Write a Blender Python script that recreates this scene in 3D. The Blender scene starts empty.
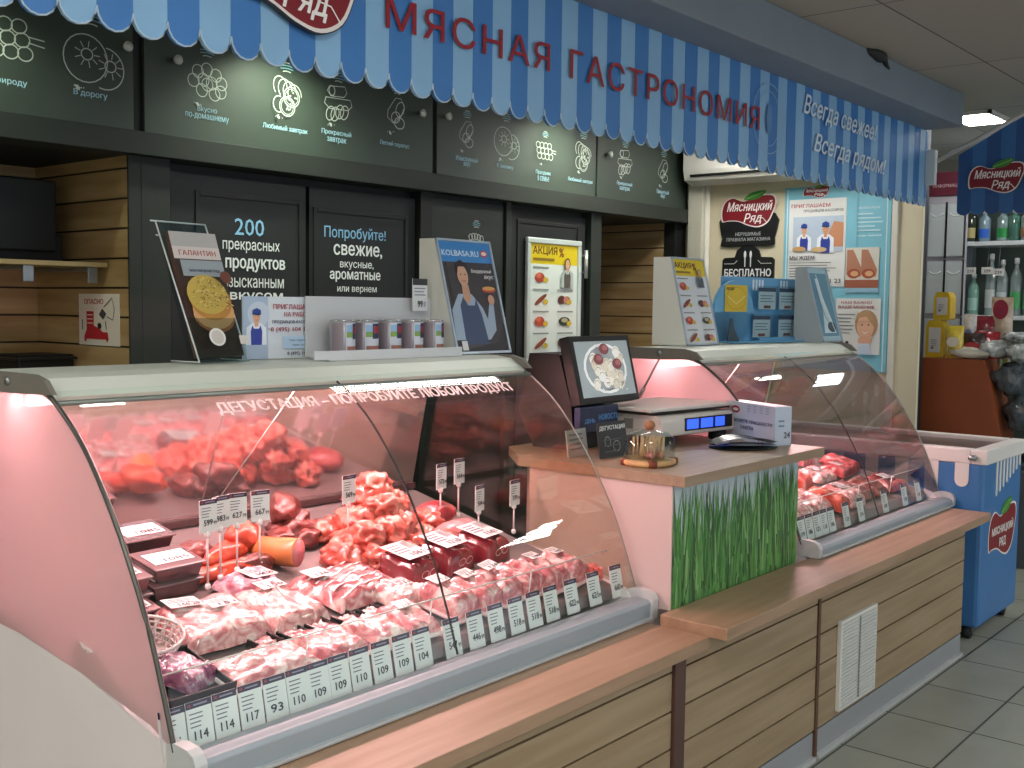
import bpy, bmesh, math, random
from mathutils import Vector, Matrix, noise as mnoise
C = bpy.context.scene.collection
R = random.Random(7)
PI = math.pi

# ------------------------------------------------------------------ materials
_m = {}
def lin(h):
    if not isinstance(h, str): return tuple(h) + ((1,) if len(h) == 3 else ())
    h = h.lstrip('#'); o = []
    for i in (0, 2, 4):
        v = int(h[i:i+2], 16) / 255
        o.append(v / 12.92 if v <= .04045 else ((v + .055) / 1.055) ** 2.4)
    return (*o, 1)
def mat(col, rough=.6, metal=0, coat=0, emit=0, var=0, vs=6, bump=0, bs=40, stretch=(1, 1, 1), name=None, col2=None, alpha=1):
    key = (str(col), rough, metal, coat, emit, var, vs, bump, bs, stretch, str(col2), alpha)
    if key in _m: return _m[key]
    m = bpy.data.materials.new(name or 'material'); m.use_nodes = True
    nt = m.node_tree; b = nt.nodes['Principled BSDF']
    c = lin(col)
    b.inputs['Base Color'].default_value = c
    b.inputs['Roughness'].default_value = rough; b.inputs['Metallic'].default_value = metal
    b.inputs['Coat Weight'].default_value = coat; b.inputs['Coat Roughness'].default_value = .08
    b.inputs['Alpha'].default_value = alpha
    if emit:
        b.inputs['Emission Color'].default_value = c; b.inputs['Emission Strength'].default_value = emit
    if var or bump or col2:
        tc = nt.nodes.new('ShaderNodeTexCoord'); mp = nt.nodes.new('ShaderNodeMapping')
        mp.inputs['Scale'].default_value = stretch
        nt.links.new(tc.outputs['Object'], mp.inputs['Vector'])
    if var or col2:
        n = nt.nodes.new('ShaderNodeTexNoise'); n.inputs['Scale'].default_value = vs; n.inputs['Detail'].default_value = 5
        nt.links.new(mp.outputs[0], n.inputs['Vector'])
        r = nt.nodes.new('ShaderNodeValToRGB')
        c2 = lin(col2) if col2 else tuple(min(1, x * (1 + var)) for x in c[:3]) + (1,)
        c1 = c if col2 else tuple(x * (1 - var) for x in c[:3]) + (1,)
        r.color_ramp.elements[0].position = .35; r.color_ramp.elements[0].color = c1
        r.color_ramp.elements[1].position = .65; r.color_ramp.elements[1].color = c2
        nt.links.new(n.outputs['Fac'], r.inputs['Fac']); nt.links.new(r.outputs['Color'], b.inputs['Base Color'])
    if bump:
        n2 = nt.nodes.new('ShaderNodeTexNoise'); n2.inputs['Scale'].default_value = bs; n2.inputs['Detail'].default_value = 3
        nt.links.new(mp.outputs[0], n2.inputs['Vector'])
        bp = nt.nodes.new('ShaderNodeBump'); bp.inputs['Strength'].default_value = bump; bp.inputs['Distance'].default_value = .01
        nt.links.new(n2.outputs['Fac'], bp.inputs['Height']); nt.links.new(bp.outputs[0], b.inputs['Normal'])
    _m[key] = m
    return m
def glass_mat(tint='#ffffff', refl=1.0, name='clear_glass', ior=1.45, frost=0, milk='#ffffff', rough=0.0):
    m = bpy.data.materials.new(name); m.use_nodes = True; nt = m.node_tree
    nt.nodes.remove(nt.nodes['Principled BSDF']); out = nt.nodes['Material Output']
    tr = nt.nodes.new('ShaderNodeBsdfTransparent'); tr.inputs[0].default_value = lin(tint)
    gl = nt.nodes.new('ShaderNodeBsdfGlossy'); gl.inputs['Roughness'].default_value = rough
    gl.inputs['Color'].default_value = (refl, refl, refl, 1)
    fr = nt.nodes.new('ShaderNodeFresnel'); fr.inputs['IOR'].default_value = ior
    mx = nt.nodes.new('ShaderNodeMixShader')
    ge = nt.nodes.new('ShaderNodeNewGeometry'); inv = nt.nodes.new('ShaderNodeMath'); inv.operation = 'SUBTRACT'; inv.inputs[0].default_value = 1
    ml = nt.nodes.new('ShaderNodeMath'); ml.operation = 'MULTIPLY'
    nt.links.new(ge.outputs['Backfacing'], inv.inputs[1]); nt.links.new(inv.outputs[0], ml.inputs[0]); nt.links.new(fr.outputs[0], ml.inputs[1])
    nt.links.new(ml.outputs[0], mx.inputs[0])
    body = tr
    if frost:
        tl = nt.nodes.new('ShaderNodeBsdfTranslucent'); tl.inputs[0].default_value = lin(milk)
        df = nt.nodes.new('ShaderNodeBsdfDiffuse'); df.inputs[0].default_value = lin(milk)
        a = nt.nodes.new('ShaderNodeMixShader'); a.inputs[0].default_value = .45
        nt.links.new(tl.outputs[0], a.inputs[1]); nt.links.new(df.outputs[0], a.inputs[2])
        b = nt.nodes.new('ShaderNodeMixShader'); b.inputs[0].default_value = frost
        nt.links.new(tr.outputs[0], b.inputs[1]); nt.links.new(a.outputs[0], b.inputs[2]); body = b
    nt.links.new(body.outputs[0], mx.inputs[1]); nt.links.new(gl.outputs[0], mx.inputs[2])
    nt.links.new(mx.outputs[0], out.inputs[0])
    return m

# ------------------------------------------------------------------ mesh builder
class MB:
    def __init__(s): s.v = []; s.f = []; s.mi = []; s.ms = []; s.sm = []
    def m(s, m):
        if m not in s.ms: s.ms.append(m)
        return s.ms.index(m)
    def add(s, vs, fs, m, smooth=False):
        o = len(s.v); k = s.m(m); s.v += [tuple(v) for v in vs]
        for f in fs: s.f.append(tuple(i + o for i in f)); s.mi.append(k); s.sm.append(smooth)
        return s
    def box(s, x0, x1, y0, y1, z0, z1, m):
        v = [(x, y, z) for x in (x0, x1) for y in (y0, y1) for z in (z0, z1)]
        return s.add(v, [(0, 1, 3, 2), (4, 6, 7, 5), (0, 4, 5, 1), (2, 3, 7, 6), (0, 2, 6, 4), (1, 5, 7, 3)], m)
    def prism(s, poly, a, b, m, axis='x', smooth=False):
        # poly in the plane across the axis: x -> (y,z), y -> (x,z), z -> (x,y)
        def P(p, t): return {'x': (t, p[0], p[1]), 'y': (p[0], t, p[1]), 'z': (p[0], p[1], t)}[axis]
        n = len(poly); vs = [P(p, a) for p in poly] + [P(p, b) for p in poly]
        s.add(vs, [tuple(range(n))[::-1], tuple(range(n, 2 * n))], m)
        s.add(vs, [(i, (i + 1) % n, (i + 1) % n + n, i + n) for i in range(n)], m, smooth)
        return s
    def tube(s, pts, r, m, n=8, smooth=True):
        pts = [Vector(p) for p in pts]; vs = []; fs = []
        for i, p in enumerate(pts):
            t = (pts[min(i + 1, len(pts) - 1)] - pts[max(i - 1, 0)]).normalized()
            a = Vector((0, 0, 1)) if abs(t.z) < .9 else Vector((1, 0, 0))
            u = t.cross(a).normalized(); w = t.cross(u)
            rr = r[i] if isinstance(r, (list, tuple)) else r
            for k in range(n):
                an = 2 * PI * k / n; vs.append(p + (u * math.cos(an) + w * math.sin(an)) * rr)
        for i in range(len(pts) - 1):
            for k in range(n): fs.append((i * n + k, i * n + (k + 1) % n, (i + 1) * n + (k + 1) % n, (i + 1) * n + k))
        fs.append(tuple(range(n))[::-1]); fs.append(tuple(range((len(pts) - 1) * n, len(pts) * n)))
        return s.add(vs, fs, m, smooth)
    def lathe(s, prof, m, c=(0, 0, 0), n=20, smooth=True, sx=1, sy=1):
        vs = []; fs = []
        for (r, z) in prof:
            for k in range(n): vs.append((c[0] + r * sx * math.cos(2 * PI * k / n), c[1] + r * sy * math.sin(2 * PI * k / n), c[2] + z))
        for i in range(len(prof) - 1):
            for k in range(n): fs.append((i * n + k, i * n + (k + 1) % n, (i + 1) * n + (k + 1) % n, (i + 1) * n + k))
        fs.append(tuple(range(n))[::-1]); fs.append(tuple(range((len(prof) - 1) * n, len(prof) * n)))
        return s.add(vs, fs, m, smooth)
    def grid(s, fn, nu, nv, m, smooth=True, closed=False):
        vs = [fn(i / nu, j / nv) for i in range(nu + 1) for j in range(nv + 1)]
        return s.add(vs, [(i * (nv + 1) + j, (i + 1) * (nv + 1) + j, (i + 1) * (nv + 1) + j + 1, i * (nv + 1) + j + 1) for i in range(nu) for j in range(nv)], m, smooth)
    def build(s, name, parent=None, loc=None, bevel=0):
        me = bpy.data.meshes.new(name); me.from_pydata(s.v, [], s.f)
        for m in s.ms: me.materials.append(m)
        me.polygons.foreach_set('material_index', s.mi); me.polygons.foreach_set('use_smooth', s.sm)
        me.update()
        bm = bmesh.new(); bm.from_mesh(me); bmesh.ops.recalc_face_normals(bm, faces=bm.faces); bm.to_mesh(me); bm.free()
        o = bpy.data.objects.new(name, me); C.objects.link(o)
        if parent: o.parent = parent
        if loc: o.location = loc
        if bevel:
            b = o.modifiers.new('bevel', 'BEVEL'); b.width = bevel; b.segments = 2; b.limit_method = 'ANGLE'
        return o
def tag(o, label, cat, group=None, kind=None):
    o['label'] = label; o['category'] = cat
    if group: o['group'] = group
    if kind: o['kind'] = kind
    return o
def thing(name, label, cat, loc=(0, 0, 0), rz=0, group=None, rx=0):
    o = bpy.data.objects.new(name, None); C.objects.link(o); o.empty_display_size = .1
    o.location = loc; o.rotation_euler = (rx, 0, rz); return tag(o, label, cat, group)
def struct(name, mb, bevel=0):
    o = mb.build(name, bevel=bevel); o['kind'] = 'structure'; return o
def copy_tree(o, parent=None):
    c = o.copy(); C.objects.link(c)
    if parent: c.parent = parent
    for ch in list(o.children): copy_tree(ch, c)
    return c

def crom(pts, n=6, closed=False):
    out = []; L = len(pts); rng = range(L if closed else L - 1)
    g = (lambda i: pts[i % L]) if closed else (lambda i: pts[max(0, min(L - 1, i))])
    for i in rng:
        p0, p1, p2, p3 = g(i - 1), g(i), g(i + 1), g(i + 2)
        for k in range(n):
            t = k / n
            out.append(tuple(.5 * ((2 * b) + (-a + c) * t + (2 * a - 5 * b + 4 * c - d) * t * t + (-a + 3 * b - 3 * c + d) * t ** 3) for a, b, c, d in zip(p0, p1, p2, p3)))
    if not closed: out.append(tuple(pts[-1]))
    return out

# ------------------------------------------------------------------ flat prints
_txt = {}; _gl = {}
def fill_loops(loops):
    """non-zero winding fill of polygon loops, cut into trapezoids between the levels where edges start, end or cross"""
    E_ = []
    for L in loops:
        for a, b in zip(L, L[1:] + L[:1]):
            if abs(a[1] - b[1]) > 1e-7: E_.append((a, b, 1) if a[1] < b[1] else (b, a, -1))
    ys = {round(p[1], 6) for L in loops for p in L}
    for i in range(len(E_)):
        a, b, _ = E_[i]
        for k in range(i + 1, len(E_)):
            c, d, _ = E_[k]
            if max(a[1], c[1]) >= min(b[1], d[1]) or max(a[0], b[0]) < min(c[0], d[0]) or max(c[0], d[0]) < min(a[0], b[0]): continue
            r0, r1 = (b[0] - a[0], b[1] - a[1]), (d[0] - c[0], d[1] - c[1]); den = r0[0] * r1[1] - r0[1] * r1[0]
            if abs(den) < 1e-9: continue
            t = ((c[0] - a[0]) * r1[1] - (c[1] - a[1]) * r1[0]) / den; u = ((c[0] - a[0]) * r0[1] - (c[1] - a[1]) * r0[0]) / den
            if 0 < t < 1 and 0 < u < 1: ys.add(round(a[1] + t * r0[1], 6))
    ys = sorted(ys); vs = []; fs = []
    X = lambda e, y: e[0][0] + (e[1][0] - e[0][0]) * (y - e[0][1]) / (e[1][1] - e[0][1])
    for y0, y1 in zip(ys, ys[1:]):
        if y1 - y0 < 1e-5: continue
        ym = (y0 + y1) / 2; act = sorted((X(e, ym), e) for e in E_ if e[0][1] < ym < e[1][1]); w_ = 0
        for x, e in act:
            if w_ == 0: st = e
            w_ += e[2]
            if w_ == 0:
                b = len(vs); vs += [(X(st, y0), y0), (X(e, y0), y0), (X(e, y1), y1), (X(st, y1), y1)]; fs.append((b, b + 1, b + 2, b + 3))
    return vs, fs
def text_geo(s, bold=0, shear=0, space=1):
    k = (s, bold, shear, space)
    if k not in _txt:
        cu = bpy.data.curves.new('t', 'FONT'); cu.body = s; cu.resolution_u = 2; cu.shear = shear; cu.space_character = space; cu.fill_mode = 'NONE'
        o = bpy.data.objects.new('t', cu); C.objects.link(o); bpy.context.view_layer.update()
        me = bpy.data.meshes.new_from_object(o.evaluated_get(bpy.context.evaluated_depsgraph_get()))
        P_ = [(v.co.x, v.co.y) for v in me.vertices]; n = len(P_); cut = [False] * n     # cut[i]: a new loop starts after i
        nx = {tuple(sorted(e.vertices)) for e in me.edges}; loops = []; cur = []
        for i in range(n):
            cur.append(P_[i])
            if i == n - 1 or (i, i + 1) not in nx: loops.append(cur); cur = []
        bpy.data.meshes.remove(me); bpy.data.objects.remove(o); bpy.data.curves.remove(cu)
        cl = []
        for L in sorted((L for L in loops if len(L) > 2), key=lambda L: min(p[0] for p in L)):
            a, b = min(p[0] for p in L), max(p[0] for p in L)
            if cl and a < cl[-1][1]: cl[-1][0].append(L); cl[-1][1] = max(cl[-1][1], b)
            else: cl.append([[L], b])
        vs = []; fs = []
        for g, _ in cl:
            mx_ = min(p[0] for L in g for p in L); gk = tuple(tuple((round(p[0] - mx_, 4), round(p[1], 4)) for p in L) for L in g)
            if gk not in _gl: _gl[gk] = fill_loops([list(L) for L in gk])
            v, f = _gl[gk]; v = [(p[0] + mx_, p[1]) for p in v]; o_ = len(vs); vs += v; fs += [tuple(q + o_ for q in t) for t in f]
        x = [v[0] for v in vs]; y = [v[1] for v in vs]
        ax, bx, ay, by = min(x), max(x), min(y), max(y)
        _txt[k] = ([((v[0] - ax) / (bx - ax), (v[1] - ay) / (by - ay)) for v in vs], fs)
    return _txt[k]
def ell(cx, cy, rx, ry, n=20, a0=0, a1=2 * PI, rot=0):
    c, s = math.cos(rot), math.sin(rot); o = []
    full = abs(a1 - a0 - 2 * PI) < 1e-6
    for k in range(n if full else n + 1):
        a = a0 + (a1 - a0) * k / n; x, y = rx * math.cos(a), ry * math.sin(a)
        o.append((cx + x * c - y * s, cy + x * s + y * c))
    return o
class Art:
    """print on a w x h rectangle: coordinates 0..1, each layer a hair above the last"""
    def __init__(s, w, h, paper=None, step=.00025): s.w, s.h, s.it, s.step = w, h, [], step; paper and s.r(0, 0, 1, 1, paper)
    def p(s, pts, c): s.it.append((list(pts), [tuple(range(len(pts)))], c)); return s
    def r(s, x0, y0, x1, y1, c): return s.p([(x0, y0), (x1, y0), (x1, y1), (x0, y1)], c)
    def e(s, cx, cy, rx, ry, c, rot=0, n=20): return s.p([(cx + x / s.w, cy + y / s.h) for x, y in ell(0, 0, rx * s.w, ry * s.h, n, rot=rot)], c)
    def line(s, pts, wd, c, closed=False):
        P = [Vector((p[0] * s.w, p[1] * s.h)) for p in pts]; L = len(P); vs = []
        for i in range(L):
            a = P[(i - 1) % L] if closed or i else P[0]; b = P[(i + 1) % L] if closed or i < L - 1 else P[-1]
            d = (b - a); d = d.normalized() if d.length > 1e-9 else Vector((1, 0)); nn = Vector((-d.y, d.x)) * wd / 2
            for q in (P[i] + nn, P[i] - nn): vs.append((q.x / s.w, q.y / s.h))
        fs = [(2 * i, 2 * i + 1, 2 * ((i + 1) % L) + 1, 2 * ((i + 1) % L)) for i in range(L if closed else L - 1)]
        s.it.append((vs, fs, c)); return s
    def t(s, txt, x0, y0, x1, y1, c, bold=0, shear=0, slope=0, space=1):
        g, fs = text_geo(txt, 0, shear, space); q = bold * 1.5 * abs(y1 - y0) * s.h; k = 1 if q == 0 else 0
        for dx, dy in (((0, 0),) if not bold else ((-q, 0), (q, 0), (0, q * .7), (0, -q * .7))):
            s.it.append(([(x0 + (x1 - x0) * a + dx / s.w, y0 + (y1 - y0) * b + slope * a + dy / s.h) for a, b in g], fs, c))
        return s
    def lines(s, x0, y0, x1, y1, n, c, th=.35, ragged=.3):
        rr = random.Random(n * 31 + int(x0 * 97))
        for k in range(n):
            y = y1 - (k + .7) * (y1 - y0) / n; hh = (y1 - y0) / n * th
            s.r(x0, y, x0 + (x1 - x0) * (1 - rr.random() * ragged), y + hh, c)
        return s
    def build(s, name, parent, O, U=(1, 0, 0), V=(0, 0, 1), rough=.5, emit=0, coat=0):
        O, U, V = Vector(O), Vector(U).normalized(), Vector(V).normalized(); N = U.cross(V); mb = MB()
        for i, (pts, fs, c) in enumerate(s.it):
            m = mat(c, rough, coat=coat, emit=emit) if isinstance(c, str) else c
            off = N * (.0006 + s.step * i)
            mb.add([O + U * (a * s.w) + V * (b * s.h) + off for a, b in pts], fs, m)
        me = bpy.data.meshes.new(name); me.from_pydata(mb.v, [], mb.f)
        for m in mb.ms: me.materials.append(m)
        me.polygons.foreach_set('material_index', mb.mi); me.update()
        o = bpy.data.objects.new(name, me); C.objects.link(o)
        if parent: o.parent = parent
        return o
BLOB = crom([(0, .30), (.0, .52), (.06, .74), (.2, .84), (.38, .74), (.52, .78), (.75, .88), (.95, .86), (1.0, .68), (.95, .42), (.86, .16), (.7, .04), (.52, .08), (.32, .2), (.12, .22), (.03, .2)], 4, True)
def logo(a, x0, y0, x1, y1, text=True, brd=.0):
    f = lambda p: (x0 + (x1 - x0) * p[0], y0 + (y1 - y0) * p[1])
    cx, cy = .5, .5
    a.p([f((cx + (p[0] - cx) * 1.05, cy + (p[1] - cy) * 1.08)) for p in BLOB], '#e6dfd8')
    a.p([f(p) for p in BLOB], '#7d1420')
    a.p([f(p) for p in crom([(.42, .78), (.48, .92), (.62, 1.0), (.82, 1.02), (.76, .88), (.62, .78)], 4, True)], '#3f8a35')
    a.line([f(p) for p in ((.44, .8), (.6, .88), (.78, .98))], .004, '#8fc06a')
    if text:
        a.t('Мясницкий', *f((.09, .42)), *f((.95, .74)), '#f2eeea', bold=.012, shear=.3)
        a.t('Ряд', *f((.42, .10)), *f((.76, .40)), '#f2eeea', bold=.012, shear=.3)
        a.line([f(p) for p in ((.68, .28), (.78, .26), (.86, .12))], .004, '#f2eeea')
    return a
def person(a, cx, cy, s, cap='#1f3f8f', apron='#2d3f9a', shirt='#e8ecf4', sk='#e0a987', hair=None, asp=1):
    k = lambda x, y: (cx + x * s, cy + y * s * asp)
    a.p([k(*p) for p in ((-.5, -1.0), (-.48, -.3), (-.22, -.12), (.22, -.12), (.48, -.3), (.5, -1.0))], shirt)
    a.p([k(*p) for p in ((-.26, -1.0), (-.28, -.45), (-.2, -.2), (-.12, -.34), (.12, -.34), (.2, -.2), (.28, -.45), (.26, -1.0))], apron)
    a.p([k(*p) for p in ((-.09, -.25), (-.1, .05), (.1, .05), (.09, -.25))], sk)
    if hair: a.p([(cx + (x - cx) * 1, y) for x, y in ell(cx, cy + .17 * s * asp, .24 * s, .3 * s * asp)], hair)
    a.e(cx, cy + .14 * s * asp, .18 * s, .25 * s * asp, sk)
    for q in (-.07, .07): a.e(cx + q * s, cy + .17 * s * asp, .02 * s, .018 * s * asp, '#3a2a22', n=8)
    a.line([k(-.06, .02), k(0, .0), k(.06, .02)], .0012, '#9c4a40')
    if cap:
        a.p([k(*p) for p in ((-.21, .25), (-.2, .42), (0, .5), (.2, .42), (.21, .25))], cap)
        a.p([k(*p) for p in ((-.24, .24), (.1, .2), (.24, .26), (.1, .29), (-.2, .3))], '#16306f')
    return a

# base palette
STEEL = mat('#9aa0a2', .35, .85, var=.06, vs=3, stretch=(1, 8, 8), name='brushed_steel')
ALU = mat('#dde1d6', .45, .1, name='aluminium')
ALUBLUE = mat('#9aa6ad', .5, .1, var=.04, vs=2, name='grey_bumper')
WHITE = mat('#d9d8d2', .5, name='white_plastic')
PINKW = mat('#ece3e4', .4, var=.03, vs=2, name='white_panel')
BLACK = mat('#121312', .6, name='black_paint')
DARK = mat('#20251f', .6, var=.08, vs=2, name='dark_board')
DOOR = mat('#131617', .6, var=.08, vs=3, name='dark_door')
GLASS = glass_mat('#fbfffd', name='clear_glass')
ACRYL = glass_mat('#e9f1f1', name='acrylic', ior=1.5)
FROST = glass_mat('#ffffff', name='frosted_glass', frost=.86, milk='#e6cccd', ior=1.6, rough=.12)
FRIT = glass_mat('#ffffff', name='white_glass_print', frost=1.0, milk='#fbf4f2', ior=1.2, rough=.4)
TINT = glass_mat('#f0efe9', name='tinted_end_glass', ior=1.65, rough=.03)
WOODL = mat('#a88a70', .4, col2='#987a60', vs=5, stretch=(.5, 6, 6), name='ledge_laminate')
WOODS = mat('#a38d70', .5, col2='#907a5c', vs=4, stretch=(.4, 5, 7), name='slat_laminate')
WOODD = mat('#a18a74', .4, col2='#947d66', vs=5, stretch=(.6, 6, 6), name='desk_laminate')
SLATW = mat('#b0966c', .55, col2='#96794f', vs=4, stretch=(.5, .5, 5), name='alcove_slats')
GROOVE = mat('#2e2115', .7, name='groove')
CREAM = mat('#d6ccae', .6, var=.03, vs=1.5, name='cream_wall')
RED = '#8e1b2a'

# ------------------------------------------------------------------ room shell
def floor_mat():
    m = bpy.data.materials.new('floor_tiles'); m.use_nodes = True; nt = m.node_tree; b = nt.nodes['Principled BSDF']
    tc = nt.nodes.new('ShaderNodeTexCoord'); mp = nt.nodes.new('ShaderNodeMapping'); mp.inputs['Location'].default_value = (-3.505 + 8, -1.444 + 8.85, 0)
    br = nt.nodes.new('ShaderNodeTexBrick'); br.offset = 0; br.inputs['Scale'].default_value = 1
    br.inputs['Brick Width'].default_value = .4; br.inputs['Row Height'].default_value = .295; br.inputs['Mortar Size'].default_value = .004
    br.inputs['Color1'].default_value = lin('#abaea2'); br.inputs['Color2'].default_value = lin('#a3a69a'); br.inputs['Mortar'].default_value = lin('#2e2b27')
    n = nt.nodes.new('ShaderNodeTexNoise'); n.inputs['Scale'].default_value = 5; n.inputs['Detail'].default_value = 6
    mx = nt.nodes.new('ShaderNodeMix'); mx.data_type = 'RGBA'; mx.blend_type = 'MULTIPLY'; mx.inputs[0].default_value = .35
    nt.links.new(tc.outputs['Object'], mp.inputs[0]); nt.links.new(mp.outputs[0], br.inputs['Vector']); nt.links.new(tc.outputs['Object'], n.inputs['Vector'])
    nt.links.new(br.outputs['Color'], mx.inputs[6]); nt.links.new(n.outputs['Fac'], mx.inputs[7])
    nt.links.new(mx.outputs[2], b.inputs['Base Color']); b.inputs['Roughness'].default_value = .4
    bp = nt.nodes.new('ShaderNodeBump'); bp.inputs['Strength'].default_value = .3; bp.inputs['Distance'].default_value = .003; bp.invert = True
    nt.links.new(br.outputs['Fac'], bp.inputs['Height']); nt.links.new(bp.outputs[0], b.inputs['Normal'])
    return m
struct('floor', MB().box(-3, 9, -3.5, 5.2, -.1, 0, floor_mat()))
def ceil_mat():
    m = bpy.data.materials.new('ceiling_tiles'); m.use_nodes = True; nt = m.node_tree; b = nt.nodes['Principled BSDF']
    tc = nt.nodes.new('ShaderNodeTexCoord'); mp = nt.nodes.new('ShaderNodeMapping'); mp.inputs['Location'].default_value = (8, 8, 0)
    br = nt.nodes.new('ShaderNodeTexBrick'); br.offset = 0; br.inputs['Scale'].default_value = 1
    br.inputs['Brick Width'].default_value = 1.2; br.inputs['Row Height'].default_value = .6; br.inputs['Mortar Size'].default_value = .004
    br.inputs['Color1'].default_value = lin('#a5a49b'); br.inputs['Color2'].default_value = lin('#9c9b93'); br.inputs['Mortar'].default_value = lin('#55544f')
    nt.links.new(tc.outputs['Object'], mp.inputs[0]); nt.links.new(mp.outputs[0], br.inputs['Vector']); nt.links.new(br.outputs['Color'], b.inputs['Base Color'])
    b.inputs['Roughness'].default_value = .7; return m
struct('ceiling', MB().box(-3, 9, -3.5, 5.2, 2.57, 2.67, ceil_mat()))
struct('trim_1', MB().box(-3, 5.902, 1.912, 2.3, 2.404, 2.569, mat('#7a868f', .55, var=.03, name='soffit_paint')), bevel=.003)

# black joinery wall at y = 3.76
w = MB()
for x0, x1 in ((2.284, 2.45), (3.82, 3.9), (4.46, 4.5), (5.22, 5.323), (6.133, 6.268)): w.box(x0 if x0 > 2.3 else 2.325, x1, 3.76, 3.84, 0, 2.07, DARK if x0 not in (3.82, 6.133) else BLACK)
w.box(2.272, 2.325, 3.76, 3.769, 0, 2.07, DARK)
w.box(-3, 6.268, 3.765, 3.84, 2.07, 2.57, BLACK)           # backing of the menu boards
w.box(-3, 6.28, 3.70, 3.84, 2.0, 2.085, DARK)               # long rail under the boards
w.box(2.45, 3.82, 3.83, 3.9, 0, 2.0, BLACK); w.box(4.46, 5.25, 3.83, 3.9, 0, 2.0, BLACK)
w.box(3.9, 4.46, 3.785, 3.84, 0, 2.0, DOOR)
struct('wall_back', w, bevel=.002)
seams = [.17 + .1115 * k for k in range(17)]
def slat_wall(name, axis, fix, a, b, side):
    m = MB()
    for i, z in enumerate(seams):
        z0, z1 = z + .004, z + .1075
        if axis == 'x': m.box(fix, fix + .02 * side, a, b, z0, z1, SLATW)
        else: m.box(a, b, fix, fix + .02 * side, z0, z1, SLATW)
    if axis == 'x': m.box(fix + .012 * side, fix + .05 * side, a, b, 0, 2.0, GROOVE)
    else: m.box(a, b, fix + .012 * side, fix + .05 * side, 0, 2.0, GROOVE)
    struct(name, m)
slat_wall('wall_alcove_left', 'y', 4.46, -1.0, 2.34, 1)
slat_wall('wall_alcove_side', 'x', 2.272, 3.77, 4.462, 1)
slat_wall('wall_alcove_right', 'x', 6.134, 3.845, 4.5, 1)
slat_wall('wall_alcove_rear', 'y', 4.5, 5.0, 6.134, 1)
struct('trim_2', MB().box(-1, 2.284, 3.84, 4.5, 2.0, 2.04, BLACK).box(5.2, 6.13, 3.84, 4.55, 2.0, 2.04, BLACK).box(5.18, 5.22, 3.9, 4.5, 0, 2.0, BLACK))
struct('wall_left', MB().box(-3.1, -3, -3.5, 5.2, 0, 2.57, CREAM))
# end wall with the posters
struct('wall_right', MB().box(6.27, 6.30, 2.23, 5.2, 0, 2.57, CREAM).box(6.19, 6.27, 3.60, 3.70, 0, 2.57, mat('#c9c6b4', .6)), bevel=.002)
struct('trim_3', MB().box(6.25, 6.27, 2.365, 2.40, 0, 2.57, mat('#dcd8cc', .5)), bevel=.003)
struct('trim_4', MB().tube([(6.235, 3.585, 0), (6.235, 3.585, 2.3)], .016, mat('#dedacd', .4), 12))
struct('wall_far', MB().box(8.4, 8.5, -3.5, 5.2, 0, 2.57, mat('#8d8b80', .7)).box(6.30, 6.55, 2.30, 2.5, 0, 2.57, mat('#1c222c', .6)))

def door(name, x0, x1, y, inner, lab=None):
    o = MB().box(x0, x1, y, y + .035, .02, 1.965, DOOR).build(name); o['kind'] = 'structure'
    a, b, c, d = inner; m = MB(); t = .02
    for q in ((a, b, d, d + t), (a, b, c - t, c), (a - t, a, c - t, d + t), (b, b + t, c - t, d + t)): m.box(q[0], q[1], y - .006, y, q[2], q[3], BLACK)
    m.build('door_moulding', o, bevel=.002)
    return o
d1 = door('door_1', 2.47, 3.14, 3.79, (2.60, 3.10, .3, 1.88))
Art(.67, .5).t('200', .40, .55, .62, .685, '#8fc3e6', .005).t('прекрасных', .31, .405, .74, .50, '#f0f2f0', .006)\
    .t('продуктов', .33, .25, .78, .36, '#f0f2f0', .02).t('с изысканным', .24, .12, .77, .20, '#f0f2f0', .006).t('вкусом', .36, .0, .76, .08, '#f0f2f0', .02)\
    .build('lettering', d1, (2.50, 3.789, 1.46))
d2 = door('door_2', 3.16, 3.81, 3.79, (3.20, 3.74, .3, 1.86))
Art(.6, .4).t('Попробуйте!', .14, .70, .76, .86, '#8fc3e6', .003).t('свежие,', .23, .52, .72, .66, '#f0f2f0', .018)\
    .t('вкусные,', .29, .38, .63, .47, '#f0f2f0', .008).t('ароматные', .19, .24, .70, .36, '#f0f2f0', .016).t('или вернем', .26, .11, .66, .19, '#f0f2f0', .006)\
    .build('lettering', d2, (3.16, 3.789, 1.46))
d3 = door('door_3', 4.52, 5.2, 3.79, (4.6, 5.12, .3, 1.9))
MB().tube([(5.16, 3.75, 1.62), (5.16, 3.75, 1.78)], .011, mat('#d4d4d0', .3, .8), 12).tube([(5.16, 3.75, 1.65), (5.16, 3.79, 1.65)], .006, STEEL).tube([(5.16, 3.75, 1.75), (5.16, 3.79, 1.75)], .006, STEEL).build('door_handle', d3)

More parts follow.
